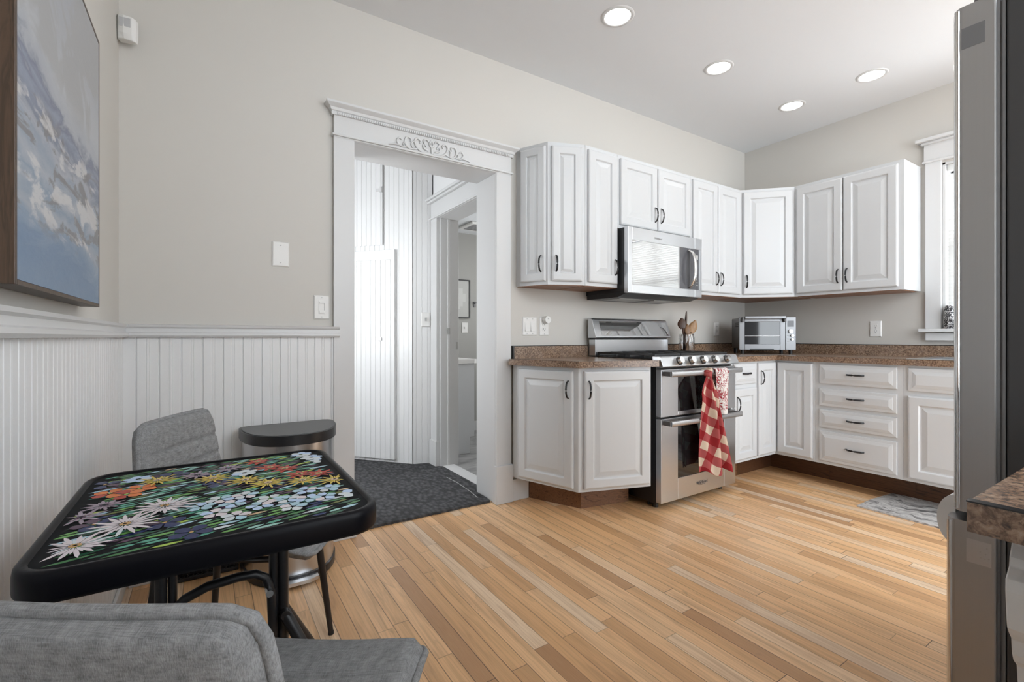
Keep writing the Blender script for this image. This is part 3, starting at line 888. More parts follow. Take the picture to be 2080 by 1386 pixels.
# slanted control panel with knobs
q = MB(); PY = [(1.826, .850), (1.822, .856), (1.842, .908), (1.850, .914), (1.90, .914), (1.90, .850)]
v = [(x, y, z) for x in (RX0-.012, RX1+.006) for y, z in PY]; k = len(PY)
q.add(v, [(i, k+i, k+(i+1) % k, (i+1) % k) for i in range(k)]+[tuple(range(k)), tuple(range(2*k-1, k-1, -1))])
cp = q.build('control_panel', 'steel_x', rg, bevel=.002)
nrm = Vector((0, -.933, .359))
for xx in (2.372, 2.484, 2.600, 2.718, 2.848):
    p = Vector((xx, 1.8325, .883))
    q = MB(); q.cyl(p, p+nrm*.010, .026, .026, 24); q.cyl(p+nrm*.010, p+nrm*.034, .021, .0195, 24)
    kn = q.build('knob', 'chrome', rg, bevel=.0015)
    q = MB(); q.cyl(p+nrm*.0098, p+nrm*.0125, .0268, .0268, 24); q.build('knob_ring', 'black_plastic', kn)
box('cooktop', 'black_gloss', rg, RX0, RX1, 1.90, 2.40, .872, .9, bevel=.002)
for x0 in (2.245, 2.49, 2.735):
    q = MB(); x1 = x0+.238
    for yy in (1.905, 2.385):
        q.box(x0, x1, yy-.006, yy+.006, .915, .928)
    for xx in (x0+.006, x1-.006, (x0+x1)/2):
        q.box(xx-.006, xx+.006, 1.905, 2.385, .916, .929)
    for yy in (2.02, 2.145, 2.27):
        q.box(x0, x1, yy-.005, yy+.005, .916, .928)
    for xx in (x0+.006, x1-.006):
        for yy in (1.905, 2.145, 2.385):
            q.box(xx-.006, xx+.006, yy-.006, yy+.006, .9, .917)
    q.build('grate', 'cast_iron', rg, bevel=.002)
for xx, yy in ((2.364, 2.03), (2.364, 2.27), (2.61, 2.145), (2.854, 2.03), (2.854, 2.27)):
    MB().lathe([(.045, 0), (.045, .008), (.032, .012), (.030, .0145)], 24, (xx, yy, .9)).build('burner', 'cast_iron', rg)
# backguard
q = MB(); q.box(RX0+.002, RX1+.01, 2.405, 2.47, .9, 1.012)
bgd = q.build('backguard', 'steel_x', rg, bevel=.003)
box('vent_slot', 'black_plastic', rg, RX0+.008, RX1, 2.41, 2.465, 1.012, 1.030)
q = MB(); PB = [(2.392, 1.022), (2.388, 1.028), (2.430, 1.150), (2.442, 1.160), (2.472, 1.160), (2.472, 1.022)]
v = [(x, y, z) for x in (RX0-.008, RX1+.022) for y, z in PB]; k = len(PB)
q.add(v, [(i, k+i, k+(i+1) % k, (i+1) % k) for i in range(k)]+[tuple(range(k)), tuple(range(2*k-1, k-1, -1))])
hd = q.build('console', 'steel_x', rg, bevel=.003)
dy, dz = .042, .122
L = math.hypot(dy, dz); ey, ez = dy/L, dz/L
def onslant(t, off):
    return (2.388+ey*t-ez*off*1.0, 1.028+ez*t+ey*off)
q = MB(); v = []
for x in (2.288, 2.985):
    for t in (.012, L-.012):
        yy, z_ = onslant(t, .0012); v.append((x, yy, z_))
q.add(v, [(0, 2, 3, 1)])
q.build('console_glass', 'mirror_glass', hd)
for i in range(3):
    for j in range(3):
        yy, z_ = onslant(.05+.014*i, .002)
        xx = 2.70+j*.018
        box('key', 'plastic_grey', hd, xx, xx+.006, yy-.0005, yy+.0005, z_, z_+.004)

# ------------------------------------------------------------------ microwave
mw = thing('microwave', 'stainless over-the-range microwave under the short cabinet', 'microwave', (2.6, 2.3, 1.3))
MX0, MX1, MZ0, MZ1 = 2.2355, 2.984, 1.312, 1.732
q = MB(); q.prism([(MX0+.002, 2.135), (MX1-.002, 2.135), (MX1-.002, 2.496), (MX0+.002, 2.496)], MZ0+.004, MZ1); q.build('body', 'black_plastic', mw)
q = MB(); v = [(x, y, z) for x in (MX0+.004, MX1-.004) for y, z in ((2.13, MZ0+.004), (2.13, MZ0-.004), (2.20, 1.288), (2.49, 1.288), (2.49, MZ0+.004))]
q.add(v, [(i, 5+i, 5+(i+1) % 5, (i+1) % 5) for i in range(5)]+[(0, 1, 2, 3, 4), (9, 8, 7, 6, 5)])
q.build('vent_base', 'black_plastic', mw)
for x0 in (2.30, 2.64):
    box('grease_filter', 'plastic_grey', mw, x0, x0+.28, 2.24, 2.40, 1.284, 1.289)
q = MB(); XS = 2.905
q.box(MX0, 2.272, 2.103, 2.136, MZ0, MZ1); q.box(2.272, XS, 2.103, 2.136, 1.652, MZ1); q.box(2.272, XS, 2.103, 2.136, MZ0, 1.365); q.box(2.858, XS, 2.1055, 2.136, 1.365, 1.652, 1)
d = q.build('door', ['steel_x', 'screen'], mw, bevel=.0015)
box('door_window', 'mirror_glass', d, 2.272, 2.745, 2.1055, 2.13, 1.365, 1.652)
box('door_border', 'screen', d, 2.745, 2.858, 2.1055, 2.13, 1.365, 1.652)
q = MB(); q.box(XS+.001, MX1, 2.103, 2.136, 1.652, MZ1); q.box(XS+.001, MX1, 2.103, 2.136, MZ0, 1.365); q.box(2.955, MX1, 2.103, 2.136, 1.365, 1.652)
q.box(XS+.001, 2.955, 2.1055, 2.136, 1.365, 1.652, 1)
cp = q.build('control_panel', ['steel_x', 'screen'], mw, bevel=.0012)
q = MB(); q.box(2.912, 2.944, 2.1047, 2.1056, 1.580, 1.612)
for i in range(9):
    for j in range(2 if i > 6 else 1):
        q.box(2.925+j*.012, 2.930+j*.012, 2.1047, 2.1056, 1.555-.02*i, 1.559-.02*i)
q.build('keypad', 'plastic_grey', cp)
q = MB(); P = []
for i in range(15):
    t = i/14*2-1
    P.append((2.845, 2.103-.050*math.sqrt(max(.0, 1-t*t))-.002, 1.508+t*.128))
q.tube(P, (.008, .017), 10, flat=(0, 1, 0))
q.build('handle', 'chrome', d)
text('logo', 'Whirlpool', .018, face_mx((2.52, 2.1024, 1.683), (1, 0)), 'logo_dim', d)

# ------------------------------------------------------------------ towels on the range
def cloth(name, rows, nt, yfun, matn, parent, th=.003, uvw=.24, drip=0):
    """rows: (s, xl, xr, z); yfun(t, z) gives Y"""
    q = MB(); P, UV = [], []
    for s, xl, xr, z in rows:
        for j in range(nt):
            t = j/(nt-1)
            P.append((xl+(xr-xl)*t, yfun(t, z, s), z+(drip*max(0, (rows[0][3]-z)/.6)**4*math.sin(t*10.5+.4) if drip else 0))); UV.append((t*uvw, s))
    q.grid(P, len(rows), nt, 0, True, UV)
    return q.build(name, matn, parent, solid=th, sub=1)
def lerp(tab, z):
    for (z0, a), (z1, b) in zip(tab, tab[1:]):
        if z0 >= z >= z1:
            return a+(b-a)*(z0-z)/(z0-z1)
    return tab[-1][1]
tw = thing('dish_towel', 'red and cream checked dish towel knotted on the oven handle', 'towel', (2.59, 1.77, .8), 0)
LT = [(.80, 2.567), (.77, 2.547), (.72, 2.508), (.685, 2.492), (.66, 2.505), (.62, 2.512), (.45, 2.508), (.30, 2.504), (.185, 2.515)]
RT = [(.80, 2.603), (.77, 2.612), (.72, 2.632), (.66, 2.655), (.58, 2.668), (.50, 2.69), (.35, 2.735), (.22, 2.775), (.185, 2.78)]
rows = []
for i in range(40):
    z = .80-(.80-.195)*i/39
    rows.append((.62-(.80-z), lerp(LT, z), lerp(RT, z), z))
def yf(t, z, s):
    k = (.80-z)/.6
    a = .008+.022*min(1, k*2)
    return 1.768-.014*min(1, k*4)+a*math.sin(t*9.5+.8*k)+.5*a*math.sin(t*17+2)-.012*math.exp(-((t-.05)/.12)**2-((z-.69)/.05)**2)
o = cloth('towel_body', rows, 30, yf, 'check_cloth', tw, uvw=.30, drip=.016)
q = MB()
for k in range(3):
    q.tube([(2.585+(.022+.002*k)*math.cos(a)*1.0, 1.789+.027*math.sin(a), .812+.022*math.sin(a*1+k)*.35+.010*(k-1)) for a in [2*PI*i/18 for i in range(18)]], .0105, 8, closed=True)
kn = q.build('knot', 'check_cloth', tw)
me = kn.data; l = me.uv_layers.new(name='UVMap')
for lp in me.loops:
    c_ = me.vertices[lp.vertex_index].co; l.data[lp.index].uv = (c_.x*1.3+.01, c_.z*1.3+.03)
q = MB()
for i in range(14):
    a = PI*i/13
tw2 = thing('dish_towel', 'white dish towel with red flower print folded over the oven handle', 'towel', (2.72, 1.78, .8), 0)
rows = []
for i in range(34):
    s = i/33
    if s < .12:
        a = s/.12*PI; rows.append((.34-.02*s/.12, 2.652, 2.792, .812+.023*math.sin(a)+.0))
    else:
        k = (s-.12)/.88
        rows.append((.32-.30*k, 2.652+.028*k, 2.792-.004*k, .812-.268*k))
def yf2(t, z, s):
    s0 = (.34-s)/.02
    if s0 < 1:
        return 1.788+.022*math.cos(s0*PI)+.002*math.sin(t*8)
    k = (.32-s)/.30
    return 1.766-.004*k+(.004+.009*k)*math.sin(t*7.5+1)+.004*math.sin(t*15)
cloth('towel_front', rows, 22, yf2, 'floral_cloth', tw2, uvw=.17)
rows = [(.30-.2*i/12, 2.640, 2.760, .812-.12*i/12) for i in range(13)]
cloth('towel_back', rows, 10, lambda t, z, s: 1.812+.004*math.sin(t*9), 'floral_cloth', tw2, uvw=.15)

# ------------------------------------------------------------------ things on the counter
JX, JY = 3.125, 2.335
MB().lathe([(.002, .004), (.047, .004), (.053, .012), (.053, .128), (.047, .142), (.047, .158), (.050, .160), (.0525, .156), (.0525, .148), (.0575, .128), (.0575, .008), (.052, .0005), (.002, .0005)], 36, (JX, JY, ZT)).build('glass_jar', 'clear_glass')
tag(bpy.data.objects['glass_jar'], 'clear glass jar of wooden utensils on the counter behind the range', 'jar')
def utensil(label, p0, p1, hr, head, m_h, m_b):
    """stick from p0 to p1 with a flattened oval head (len, wide, thick) at the top"""
    t = thing('wooden_spoon' if head else 'wooden_stick', label, 'utensil', p0)
    p0, p1 = Vector(p0), Vector(p1); d = (p1-p0).normalized()
    side = Vector((.84, -.54, 0)); side = (side-d*side.dot(d)).normalized(); nn = d.cross(side)
    q = MB(); q.tube([p0+(p1-p0)*i/6 for i in range(7)], [hr*(.85+.15*i/6) for i in range(7)] if head else [hr, hr, hr*1.1, hr*1.1, hr, hr*.85, hr*.45], 10)
    q.build('handle', m_h, t)
    if head:
        ln, wd, th = head
        q = MB(); v = []; n, k = 16, 11
        for i in range(k):
            a = i/(k-1); wv_ = wd/2*max(.12, math.sin(PI*min(1, a*.86+.14))**.75); 
            if i == k-1:
                wv_ = wd*.1
            for j in range(n):
                ph = 2*PI*j/n
                v.append(p1+d*(a*ln-.006)+side*wv_*math.cos(ph)+nn*(th/2*math.sin(ph)*(.5+.5*math.sin(PI*a))+.008*math.sin(PI*a)))
        f = [(i*n+j, i*n+(j+1) % n, (i+1)*n+(j+1) % n, (i+1)*n+j) for i in range(k-1) for j in range(n)]
        q.add(v, f, 0, True); q.add(v, [tuple(range(n-1, -1, -1)), tuple(range((k-1)*n, k*n))])
        q.build('spoon_bowl', m_b, t)
utensil('dark brown wooden spoon leaning left in the glass jar', (JX-.010, JY, ZT+.010), (JX-.056, JY-.008, ZT+.205), .0075, (.085, .070, .014), 'spoon_dark', 'spoon_dark')
utensil('short reddish wooden spoon in the middle of the glass jar', (JX+.004, JY-.022, ZT+.010), (JX-.018, JY-.026, ZT+.165), .006, (.075, .046, .012), 'spoon_mid', 'spoon_mid')
utensil('dark wooden handle standing tallest in the glass jar', (JX-.004, JY+.022, ZT+.010), (JX+.022, JY+.018, ZT+.335), .0105, None, 'spoon_dark', 'spoon_dark')
utensil('large tan wooden spoon leaning right in the glass jar', (JX-.020, JY+.006, ZT+.012), (JX+.050, JY-.008, ZT+.175), .007, (.105, .068, .020), 'spoon_mid', 'spoon_light')

to = thing('toaster_oven', 'stainless countertop toaster oven in the far counter corner', 'toaster oven', (3.742, 2.044, ZT), 0)
TM = face_mx((3.742-.207*.707, 2.044+.207*.707, .926), (.707, -.707))
def tb(q, u0, u1, v0, v1, d0, d1, mi=0):
    q.box(u0, u1, v0, v1, d0, d1, mi)
TWd, THt = .414, .262
q = MB(); q.T = TM; tb(q, .004, TWd-.004, .012, THt-.004, -.265, -.012); q.build('body', 'steel_oven', to, bevel=.008)
q = MB(); q.T = TM
for i in range(3):
    for j in range(6):
        q.box(.0032, .0042, .215-.014*i, .220-.014*i, -.14+.017*j, -.128+.017*j)
q.build('side_vent', 'dark_slot', to)
for u in (.03, TWd-.03):
    for dd in (-.03, -.24):
        q = MB(); q.T = TM; q.cyl((u, -.032, dd), (u, .014, dd), .013, .016, 14)
        q.build('foot', 'black_plastic', to)
q = MB(); q.T = TM
tb(q, 0, .040, .0, THt, -.012, 0); tb(q, .300, .338, 0, THt, -.012, 0); tb(q, .040, .300, 0, .046, -.012, 0); tb(q, .040, .300, .225, THt, -.012, 0)
dr = q.build('door', 'steel_oven', to, bevel=.002)
q = MB(); q.T = TM; tb(q, .040, .300, .046, .225, -.009, -.006); q.build('door_glass', 'oven_glass', dr)
q = MB(); q.T = TM
for i in range(26):
    q.cyl((.048+.0093*i, .112, -.0058), (.048+.0093*i, .1165, -.0058), .0011, .0011, 6)
q.cyl((.042, .111, -.0052), (.298, .111, -.0052), .0016, .0016, 8)
q.build('rack', 'chrome', dr)
q = MB(); q.T = TM; tb(q, .032, .332, .246, .270, .030, .042); q.build('handle', 'steel_oven', dr, bevel=.004)
for u in (.016, .320):
    q = MB(); q.T = TM; q.box(u, u+.016, .222, .262, -.002, .032)
    q.build('handle_bracket', 'gasket', dr, bevel=.003)
q = MB(); q.T = TM; tb(q, .340, TWd, 0, THt, -.012, .001); pn = q.build('control_panel', 'steel_oven', to, bevel=.003)
q = MB(); q.T = TM; tb(q, .352, .398, .184, .232, .001, .002); q.build('display', 'screen', pn)
for u, v, r in ((.374, .148, .016), (.384, .115, .011), (.384, .085, .009)):
    q = MB(); q.T = TM; q.cyl((u, v, .001), (u, v, .018), r, r*.9, 20); q.build('knob', 'chrome', pn, bevel=.001)
for u, v in ((.358, .115), (.358, .088), (.358, .07)):
    q = MB(); q.T = TM; q.cyl((u, v, .001), (u, v, .004), .004, .004, 12)
    q.build('button', 'plastic_grey', pn)
q = MB(); q.T = TM; tb(q, .078, .255, -.004, .010, -.010, .0012); q.build('crumb_tray', 'black_plastic', to, bevel=.002)

# ------------------------------------------------------------------ wall plates
def plate(name, label, cat, O, dx, w=.074, h=.118, group=None):
    t = thing(name, label, cat, O, 0, group)
    Mx = face_mx((O[0]-dx[0]*w/2, O[1]-dx[1]*w/2, O[2]-h/2), dx)
    q = MB(); q.T = Mx; q.panel(w, h, [(0, .003), (.004, .0065), (.006, .0068)])
    q.build('cover_plate', 'plastic_white', t)
    return t, Mx
def screws(t, Mx, pts):
    for u, v in pts:
        q = MB(); q.T = Mx
        q.cyl((u, v, .0065), (u, v, .0078), .0028, .0028, 10)
        q.build('screw', 'plastic_grey', t)
def sockets(t, Mx, vs, w=.074):
    for v in vs:
        q = MB(); q.T = Mx; q.prism(rrect(w/2-.017, w/2+.017, v-.014, v+.014, .009), .0066, .0082); s_ = q.build('socket', 'plastic_white', t)
        q = MB(); q.T = Mx
        for du in (-.0062, .0062):
            q.box(w/2+du-.0011, w/2+du+.0011, v-.001, v+.008, .0080, .0086)
        q.cyl((w/2, v-.0075, .0080), (w/2, v-.0075, .0086), .0024, .0024, 10)
        q.build('slot', 'dark_slot', s_)
t, Mx = plate('blank_plate', 'white blank wall plate high on the wall left of the doorway', 'wall plate', (.2955, YW-.0002, 1.4265), (1, 0))
screws(t, Mx, [(.037, .100), (.037, .018)])
t, Mx = plate('dimmer_switch', 'white slide dimmer switch just above the chair rail by the doorway', 'switch', (.481, YW-.0002, 1.178), (1, 0))
screws(t, Mx, [(.037, .107), (.037, .011)])
q = MB(); q.T = Mx; q.box(.022, .052, .026, .092, .0066, .009); rk = q.build('rocker', 'plastic_white', t, bevel=.001)
q = MB(); q.T = Mx; q.box(.024, .050, .078, .086, .009, .014); q.box(.024, .047, .030, .042, .009, .013); q.build('paddle', 'plastic_white', rk, bevel=.001)
q = MB(); q.T = Mx; q.box(.047, .0495, .044, .078, .009, .0096); q.build('slider_track', 'plastic_grey', rk)
t, Mx = plate('double_switch', 'white double rocker switch plate right of the doorway above the counter', 'switch', (1.7505, YW-.0002, 1.0985), (1, 0), .112)
screws(t, Mx, [(.034, .107), (.034, .011), (.078, .107), (.078, .011)])
for u in (.018, .062):
    q = MB(); q.T = Mx
    q.add([(u, .026, .0125), (u+.032, .026, .0125), (u+.032, .092, .0068), (u, .092, .0068), (u, .026, .0066), (u+.032, .026, .0066)], [(0, 1, 2, 3), (0, 4, 5, 1), (0, 3, 4), (1, 5, 2)])
    q.build('rocker', 'plastic_white', t, bevel=.0006)
t, Mx = plate('wall_outlet', 'white wall outlet with a round plug-in, beside the double switch', 'outlet', (1.8665, YW-.0002, 1.0985), (1, 0), group='wall outlets')
sockets(t, Mx, (.040, .078)); screws(t, Mx, [(.037, .010)])
nl = thing('night_light', 'small round white night light plugged into the outlet by the switches', 'night light', (1.873, 2.47, 1.145))
q = MB(); q.cyl((1.8735, 2.4912, 1.141), (1.8735, 2.4590, 1.143), .026, .023, 28); b_ = q.build('housing', 'plastic_white', nl, bevel=.006, seg=3)
q = MB(); q.cyl((1.8735, 2.4592, 1.150), (1.8735, 2.4578, 1.150), .0035, .0035, 12); q.build('sensor', 'plastic_grey', nl)
t, Mx = plate('wall_outlet', 'white wall outlet between the utensil jar and the toaster oven', 'outlet', (3.752, YW-.0002, 1.098), (1, 0), group='wall outlets')
sockets(t, Mx, (.040, .078)); screws(t, Mx, [(.037, .059)])
t, Mx = plate('wall_outlet', 'white wall outlet on the right wall above the drawers', 'outlet', (XR-.0002, 1.479, 1.09), (0, -1), group='wall outlets')
sockets(t, Mx, (.040, .078)); screws(t, Mx, [(.037, .059)])
# motion detector in the corner
md = thing('motion_detector', 'small white motion detector high in the left wall corner', 'sensor', (-.275, 2.47, 2.275))
MM = face_mx((-.303, 2.462, 2.233), (1, -.35))
q = MB(); q.T = MM
pr = [(0, -.03), (0, .006), (.008, .018), (.03, .024), (.058, .020), (.066, .008), (.066, -.012)]
q2 = [(a, b) for a, b in pr]
v = [(a, vv+(-.010*a/.066 if vv == 0 else -.012*a/.066), b*(1 if vv else .7)) for vv in (0, .024, .095) for a, b in q2]
k = len(q2)
f = []
for r in range(2):
    f += [(r*k+i, r*k+i+1, (r+1)*k+i+1, (r+1)*k+i) for i in range(k-1)]
f += [tuple(range(k-1, -1, -1)), tuple(range(2*k, 3*k))]
q.add(v, [tuple(reversed(x)) for x in f])
q.build('housing', 'plastic_white', md, bevel=.003)
q = MB(); q.T = MM; q.add([(.016, .045, .0225), (.054, .041, .0215), (.054, .076, .0222), (.016, .080, .0225)], [(0, 1, 2, 3)]); q.build('lens', 'lens', md, solid=.003)

# ------------------------------------------------------------------ painting on the left wall
pt = thing('painting', 'blue and white abstract seascape canvas in a wooden frame', 'painting', (XL, 1.07, 1.118))
q = MB(); q.box(-.271, -.259, 1.078, 1.762, 1.124, 1.862); q.build('canvas', 'seascape', pt)
q = MB()
q.box(-.300, -.2585, 1.068, 1.0775, 1.115, 1.872); q.box(-.300, -.2585, 1.7625, 1.772, 1.115, 1.872)
q.box(-.300, -.2585, 1.0775, 1.7625, 1.115, 1.1235); q.box(-.300, -.2585, 1.0775, 1.7625, 1.8625, 1.872)
q.build('frame', 'frame_wood', pt, bevel=.001)

# ------------------------------------------------------------------ refrigerator
fr = thing('refrigerator', 'tall stainless refrigerator seen from its side at the right border', 'refrigerator', (1.82, 0, 0))
FX0, FX1 = 1.38, 2.28
box('cabinet', 'fridge_side', fr, FX0+.004, FX1-.004, -.44, .262, .03, 1.735, bevel=.004)
for xx in (FX0+.06, FX1-.06):
    for yy in (.2, -.38):
        MB().cyl((xx, yy, 0), (xx, yy, .031), .022, .022, 14).build('foot', 'black_plastic', fr)
def fdoor(x0, x1, z0, z1, y1, ro=.028, ri=.012):
    """door leaf: plan outline with rounded front corners"""
    pl = [(x0, .276), (x1, .276)]
    pl += [(x1-ri+ri*math.cos(a), y1-ri+ri*math.sin(a)) for a in [PI/2*i/5 for i in range(6)]]
    pl += [(x0+ro+ro*math.cos(a), y1-ro*.62+ro*.62*math.sin(a)) for a in [PI/2+PI/2*i/7 for i in range(8)]]
    q = MB(); q.prism(pl, z0, z1)
    d = q.build('door', 'steel_fridge', fr, bevel=.003)
    return d
d1 = fdoor(FX0, 1.826, .650, 1.748, .346)
d2_ = fdoor(1.834, FX1, .650, 1.748, .346)
d3 = fdoor(FX0, FX1, .05, .630, .358)
d3.name = 'freezer_drawer'
q = MB()
for z0, z1 in ((.66, 1.735), (.06, .62)):
    q.box(FX0+.006, FX1-.006, .2635, .268, z0, z1); q.box(FX0+.010, FX1-.010, .268, .272, z0+.004, z1-.004); q.box(FX0+.006, FX1-.006, .272, .276, z0, z1)
q.build('door_gasket', 'gasket', fr)
for d, z0, z1, y1 in ((d1, .655, 1.742, .3455), (d3, .055, .625, .3575)):
    q = MB(); q.cyl((FX0+.003, y1-.008, z0), (FX0+.003, y1-.008, z1), .0055, .0055, 12)
    q.build('edge_trim', 'chrome', d)
box('hinge_cover', 'gasket', fr, FX0+.03, FX0+.14, .18, .318, 1.7485, 1.775, bevel=.006)
box('dark_patch', 'gasket', d1, FX0-.0006, FX0+.001, .293, .330, 1.655, 1.700)  # thin darker grey rectangle near the top of the door side
q = MB(); q.box(FX0-.0008, FX0+.001, .283, .322, .545, .595)
for yy, z_ in ((.290, .583), (.292, .570), (.300, .573), (.287, .562), (.293, .560), (.299, .561)):
    q.cyl((FX0-.0016, yy, z_), (FX0, yy, z_), .0014, .0014, 8, 1)
q.build('service_label', ['steel_z', 'plastic_grey'], d3)
q = MB(); pr = [(.352+.033*math.cos(PI*(i/20-.5)), .613+.056*math.sin(PI*(i/20-.5))) for i in range(21)]
k = len(pr)
for x0, x1 in ((1.43, 2.23),):
    v = [(x, y, z) for x in (x0, x1) for y, z in pr]
    q.add(v, [(i, i+1, k+i+1, k+i) for i in range(k-1)], 0, True)
    q.add(v, [tuple(range(k-1, -1, -1)), tuple(range(k, 2*k)), (k-1, 0, k, 2*k-1)])
q.build('handle', 'fridge_handle', d3)
for x_, d in ((1.79, d1), (1.87, d2_)):
    q = MB(); q.tube([(x_, .350, .72), (x_, .385, .75), (x_, .392, 1.2), (x_, .385, 1.62), (x_, .350, 1.65)], .011, 12)
    q.build('handle', 'chrome', d)

# ------------------------------------------------------------------ floor mats
tag(MB().prism([(3.305, 1.262), (3.318, 1.262), (3.50, 1.262), (3.755, 1.235), (3.765, 1.20), (3.77, .42), (3.33, .42), (3.298, .44), (3.296, .86)], .0005, .009).build('kitchen_mat', 'marble_mat'),
    'grey and white marbled floor mat in front of the sink', 'mat')
rug = thing('hall_rug', 'dark charcoal looped rug covering the hall floor past the doorway', 'rug', (1.1, 3.3, 0))
random.seed(3)
pl = [(.66, 2.535)]
xx = .66
while xx < 1.47:
    xx += .012; pl.append((min(xx, 1.478), 2.535+random.uniform(-.004, .004)-.004))
pl += [(1.485, 2.60), (1.485, 2.745), (1.508, 2.76), (1.555, 2.80), (1.555, 3.40), (1.50, 3.45), (1.50, 3.555), (1.39, 3.585), (1.02, 4.02), (.45, 4.68), (-.28, 4.68), (-.28, 2.76), (.645, 2.745), (.645, 2.54)]
MB().prism(pl, .001, .014).build('pile', 'hall_rug', rug)
q = MB(); q.tube([(1.435, 2.62, .0145), (1.452, 2.75, .0145), (1.462, 2.95, .0145), (1.455, 3.12, .0145)], (.0022, .0012), 6, flat=(1, 0, 0)); q.build('seam', 'plastic_grey', rug)

# ------------------------------------------------------------------ trash can
tc = thing('trash_can', 'half-round stainless trash can with black lid against the wainscot', 'trash can', (.315, 2.30, 0))
def half(x0, x1, yb, yf, k=22, rc=.03):
    cx, a, b = (x0+x1)/2, (x1-x0)/2, yb-yf
    p = [(x1-rc, yb), (x0+rc, yb), (x0+rc*.3, yb-rc*.3), (x0, yb-rc)]
    for i in range(k+1):
        t = PI+PI*i/k
        p.append((cx+a*math.copysign(abs(math.cos(t))**.8, math.cos(t)), yb-rc-(b-rc)*abs(math.sin(t))**.85))
    p += [(x1, yb-rc), (x1-rc*.3, yb-rc*.3)]
    return p[:3]+p[4:-2]+p[-1:]
MB().prism(half(.128, .507, 2.452, 2.135), .035, .585, smooth=True).build('body', 'steel_can', tc)
MB().prism(half(.122, .513, 2.455, 2.128), .004, .035, smooth=True).build('base_ring', 'black_plastic', tc)
lid = MB().prism(half(.118, .517, 2.458, 2.122), .580, .622, smooth=True).build('lid', 'black_plastic', tc, bevel=.004)
MB().prism(half(.126, .509, 2.450, 2.132), .6222, .6245, smooth=True).build('lid_top', 'gasket', lid)
q = MB(); q.prism([(.235, 2.135), (.235, 2.105), (.27, 2.088), (.36, 2.088), (.395, 2.105), (.395, 2.135)], .014, .028); q.build('pedal', 'steel_x', tc, bevel=.004)

# floor register on the wainscot behind the table
rgst = thing('floor_register', 'black perforated floor register against the wainscot behind the table', 'vent', (.02, 2.46, 0))
q = MB(); q.box(-.125, .116, 2.405, 2.466, .002, .018); q.box(-.125, -.112, 2.405, 2.466, .018, .10); q.box(.103, .116, 2.405, 2.466, .018, .10); q.box(-.125, .116, 2.405, 2.466, .10, .112); q.box(-.112, .103, 2.44, 2.466, .018, .10)
q.build('housing', 'black_metal', rgst, bevel=.002)
q = MB()
for j in range(6):
    for i in range(13):
        cx, cz = -.108+.0168*i+(.0084 if j % 2 else 0), .024+.0145*j
        if cx < .1:
            q.tube([(cx+.007*math.cos(a), 2.409, cz+.0065*math.sin(a)) for a in [2*PI*t/8 for t in range(8)]], .0016, 5, closed=True)
q.build('grille', 'cast_iron', rgst)

# ------------------------------------------------------------------ chairs
def pad(F, outline, nu, nv, th, matn, name, parent, grooves=()):
    """soft pad: F(a,b)->(point, normal); a,b in [-1,1]; outline squashes the square to a rounded one"""
    top, bot = [], []
    for i in range(nu):
        for j in range(nv):
            a = -1+2*i/(nu-1); b = -1+2*j/(nv-1)
            a2, b2 = outline(a, b)
            p, n = F(a2, b2)
            e = max(abs(a), abs(b))
            prof = (1-max(0, (e-.90)/.10)**3)
            gv = sum(-.011*math.exp(-((a-g0)/.024)**2) for g0 in grooves)
            top.append(p+n*(th*.5*prof+gv*prof)); bot.append(p-n*(th*.5*prof))
    q = MB()
    q.grid(top, nu, nv); q.grid([bot[i*nv+nv-1-j] for i in range(nu) for j in range(nv)], nu, nv)
    return q.build(name, matn, parent)
def squash(r):
    def f(a, b):
        # blend square to superellipse-like rounded rectangle
        s = (abs(a)**13+abs(b)**13)**(1/13) if (a or b) else 1
        m_ = max(abs(a), abs(b))
        k = m_/s if s > 0 else 1
        k = 1-(1-k)*r
        return a*k, b*k
    return f
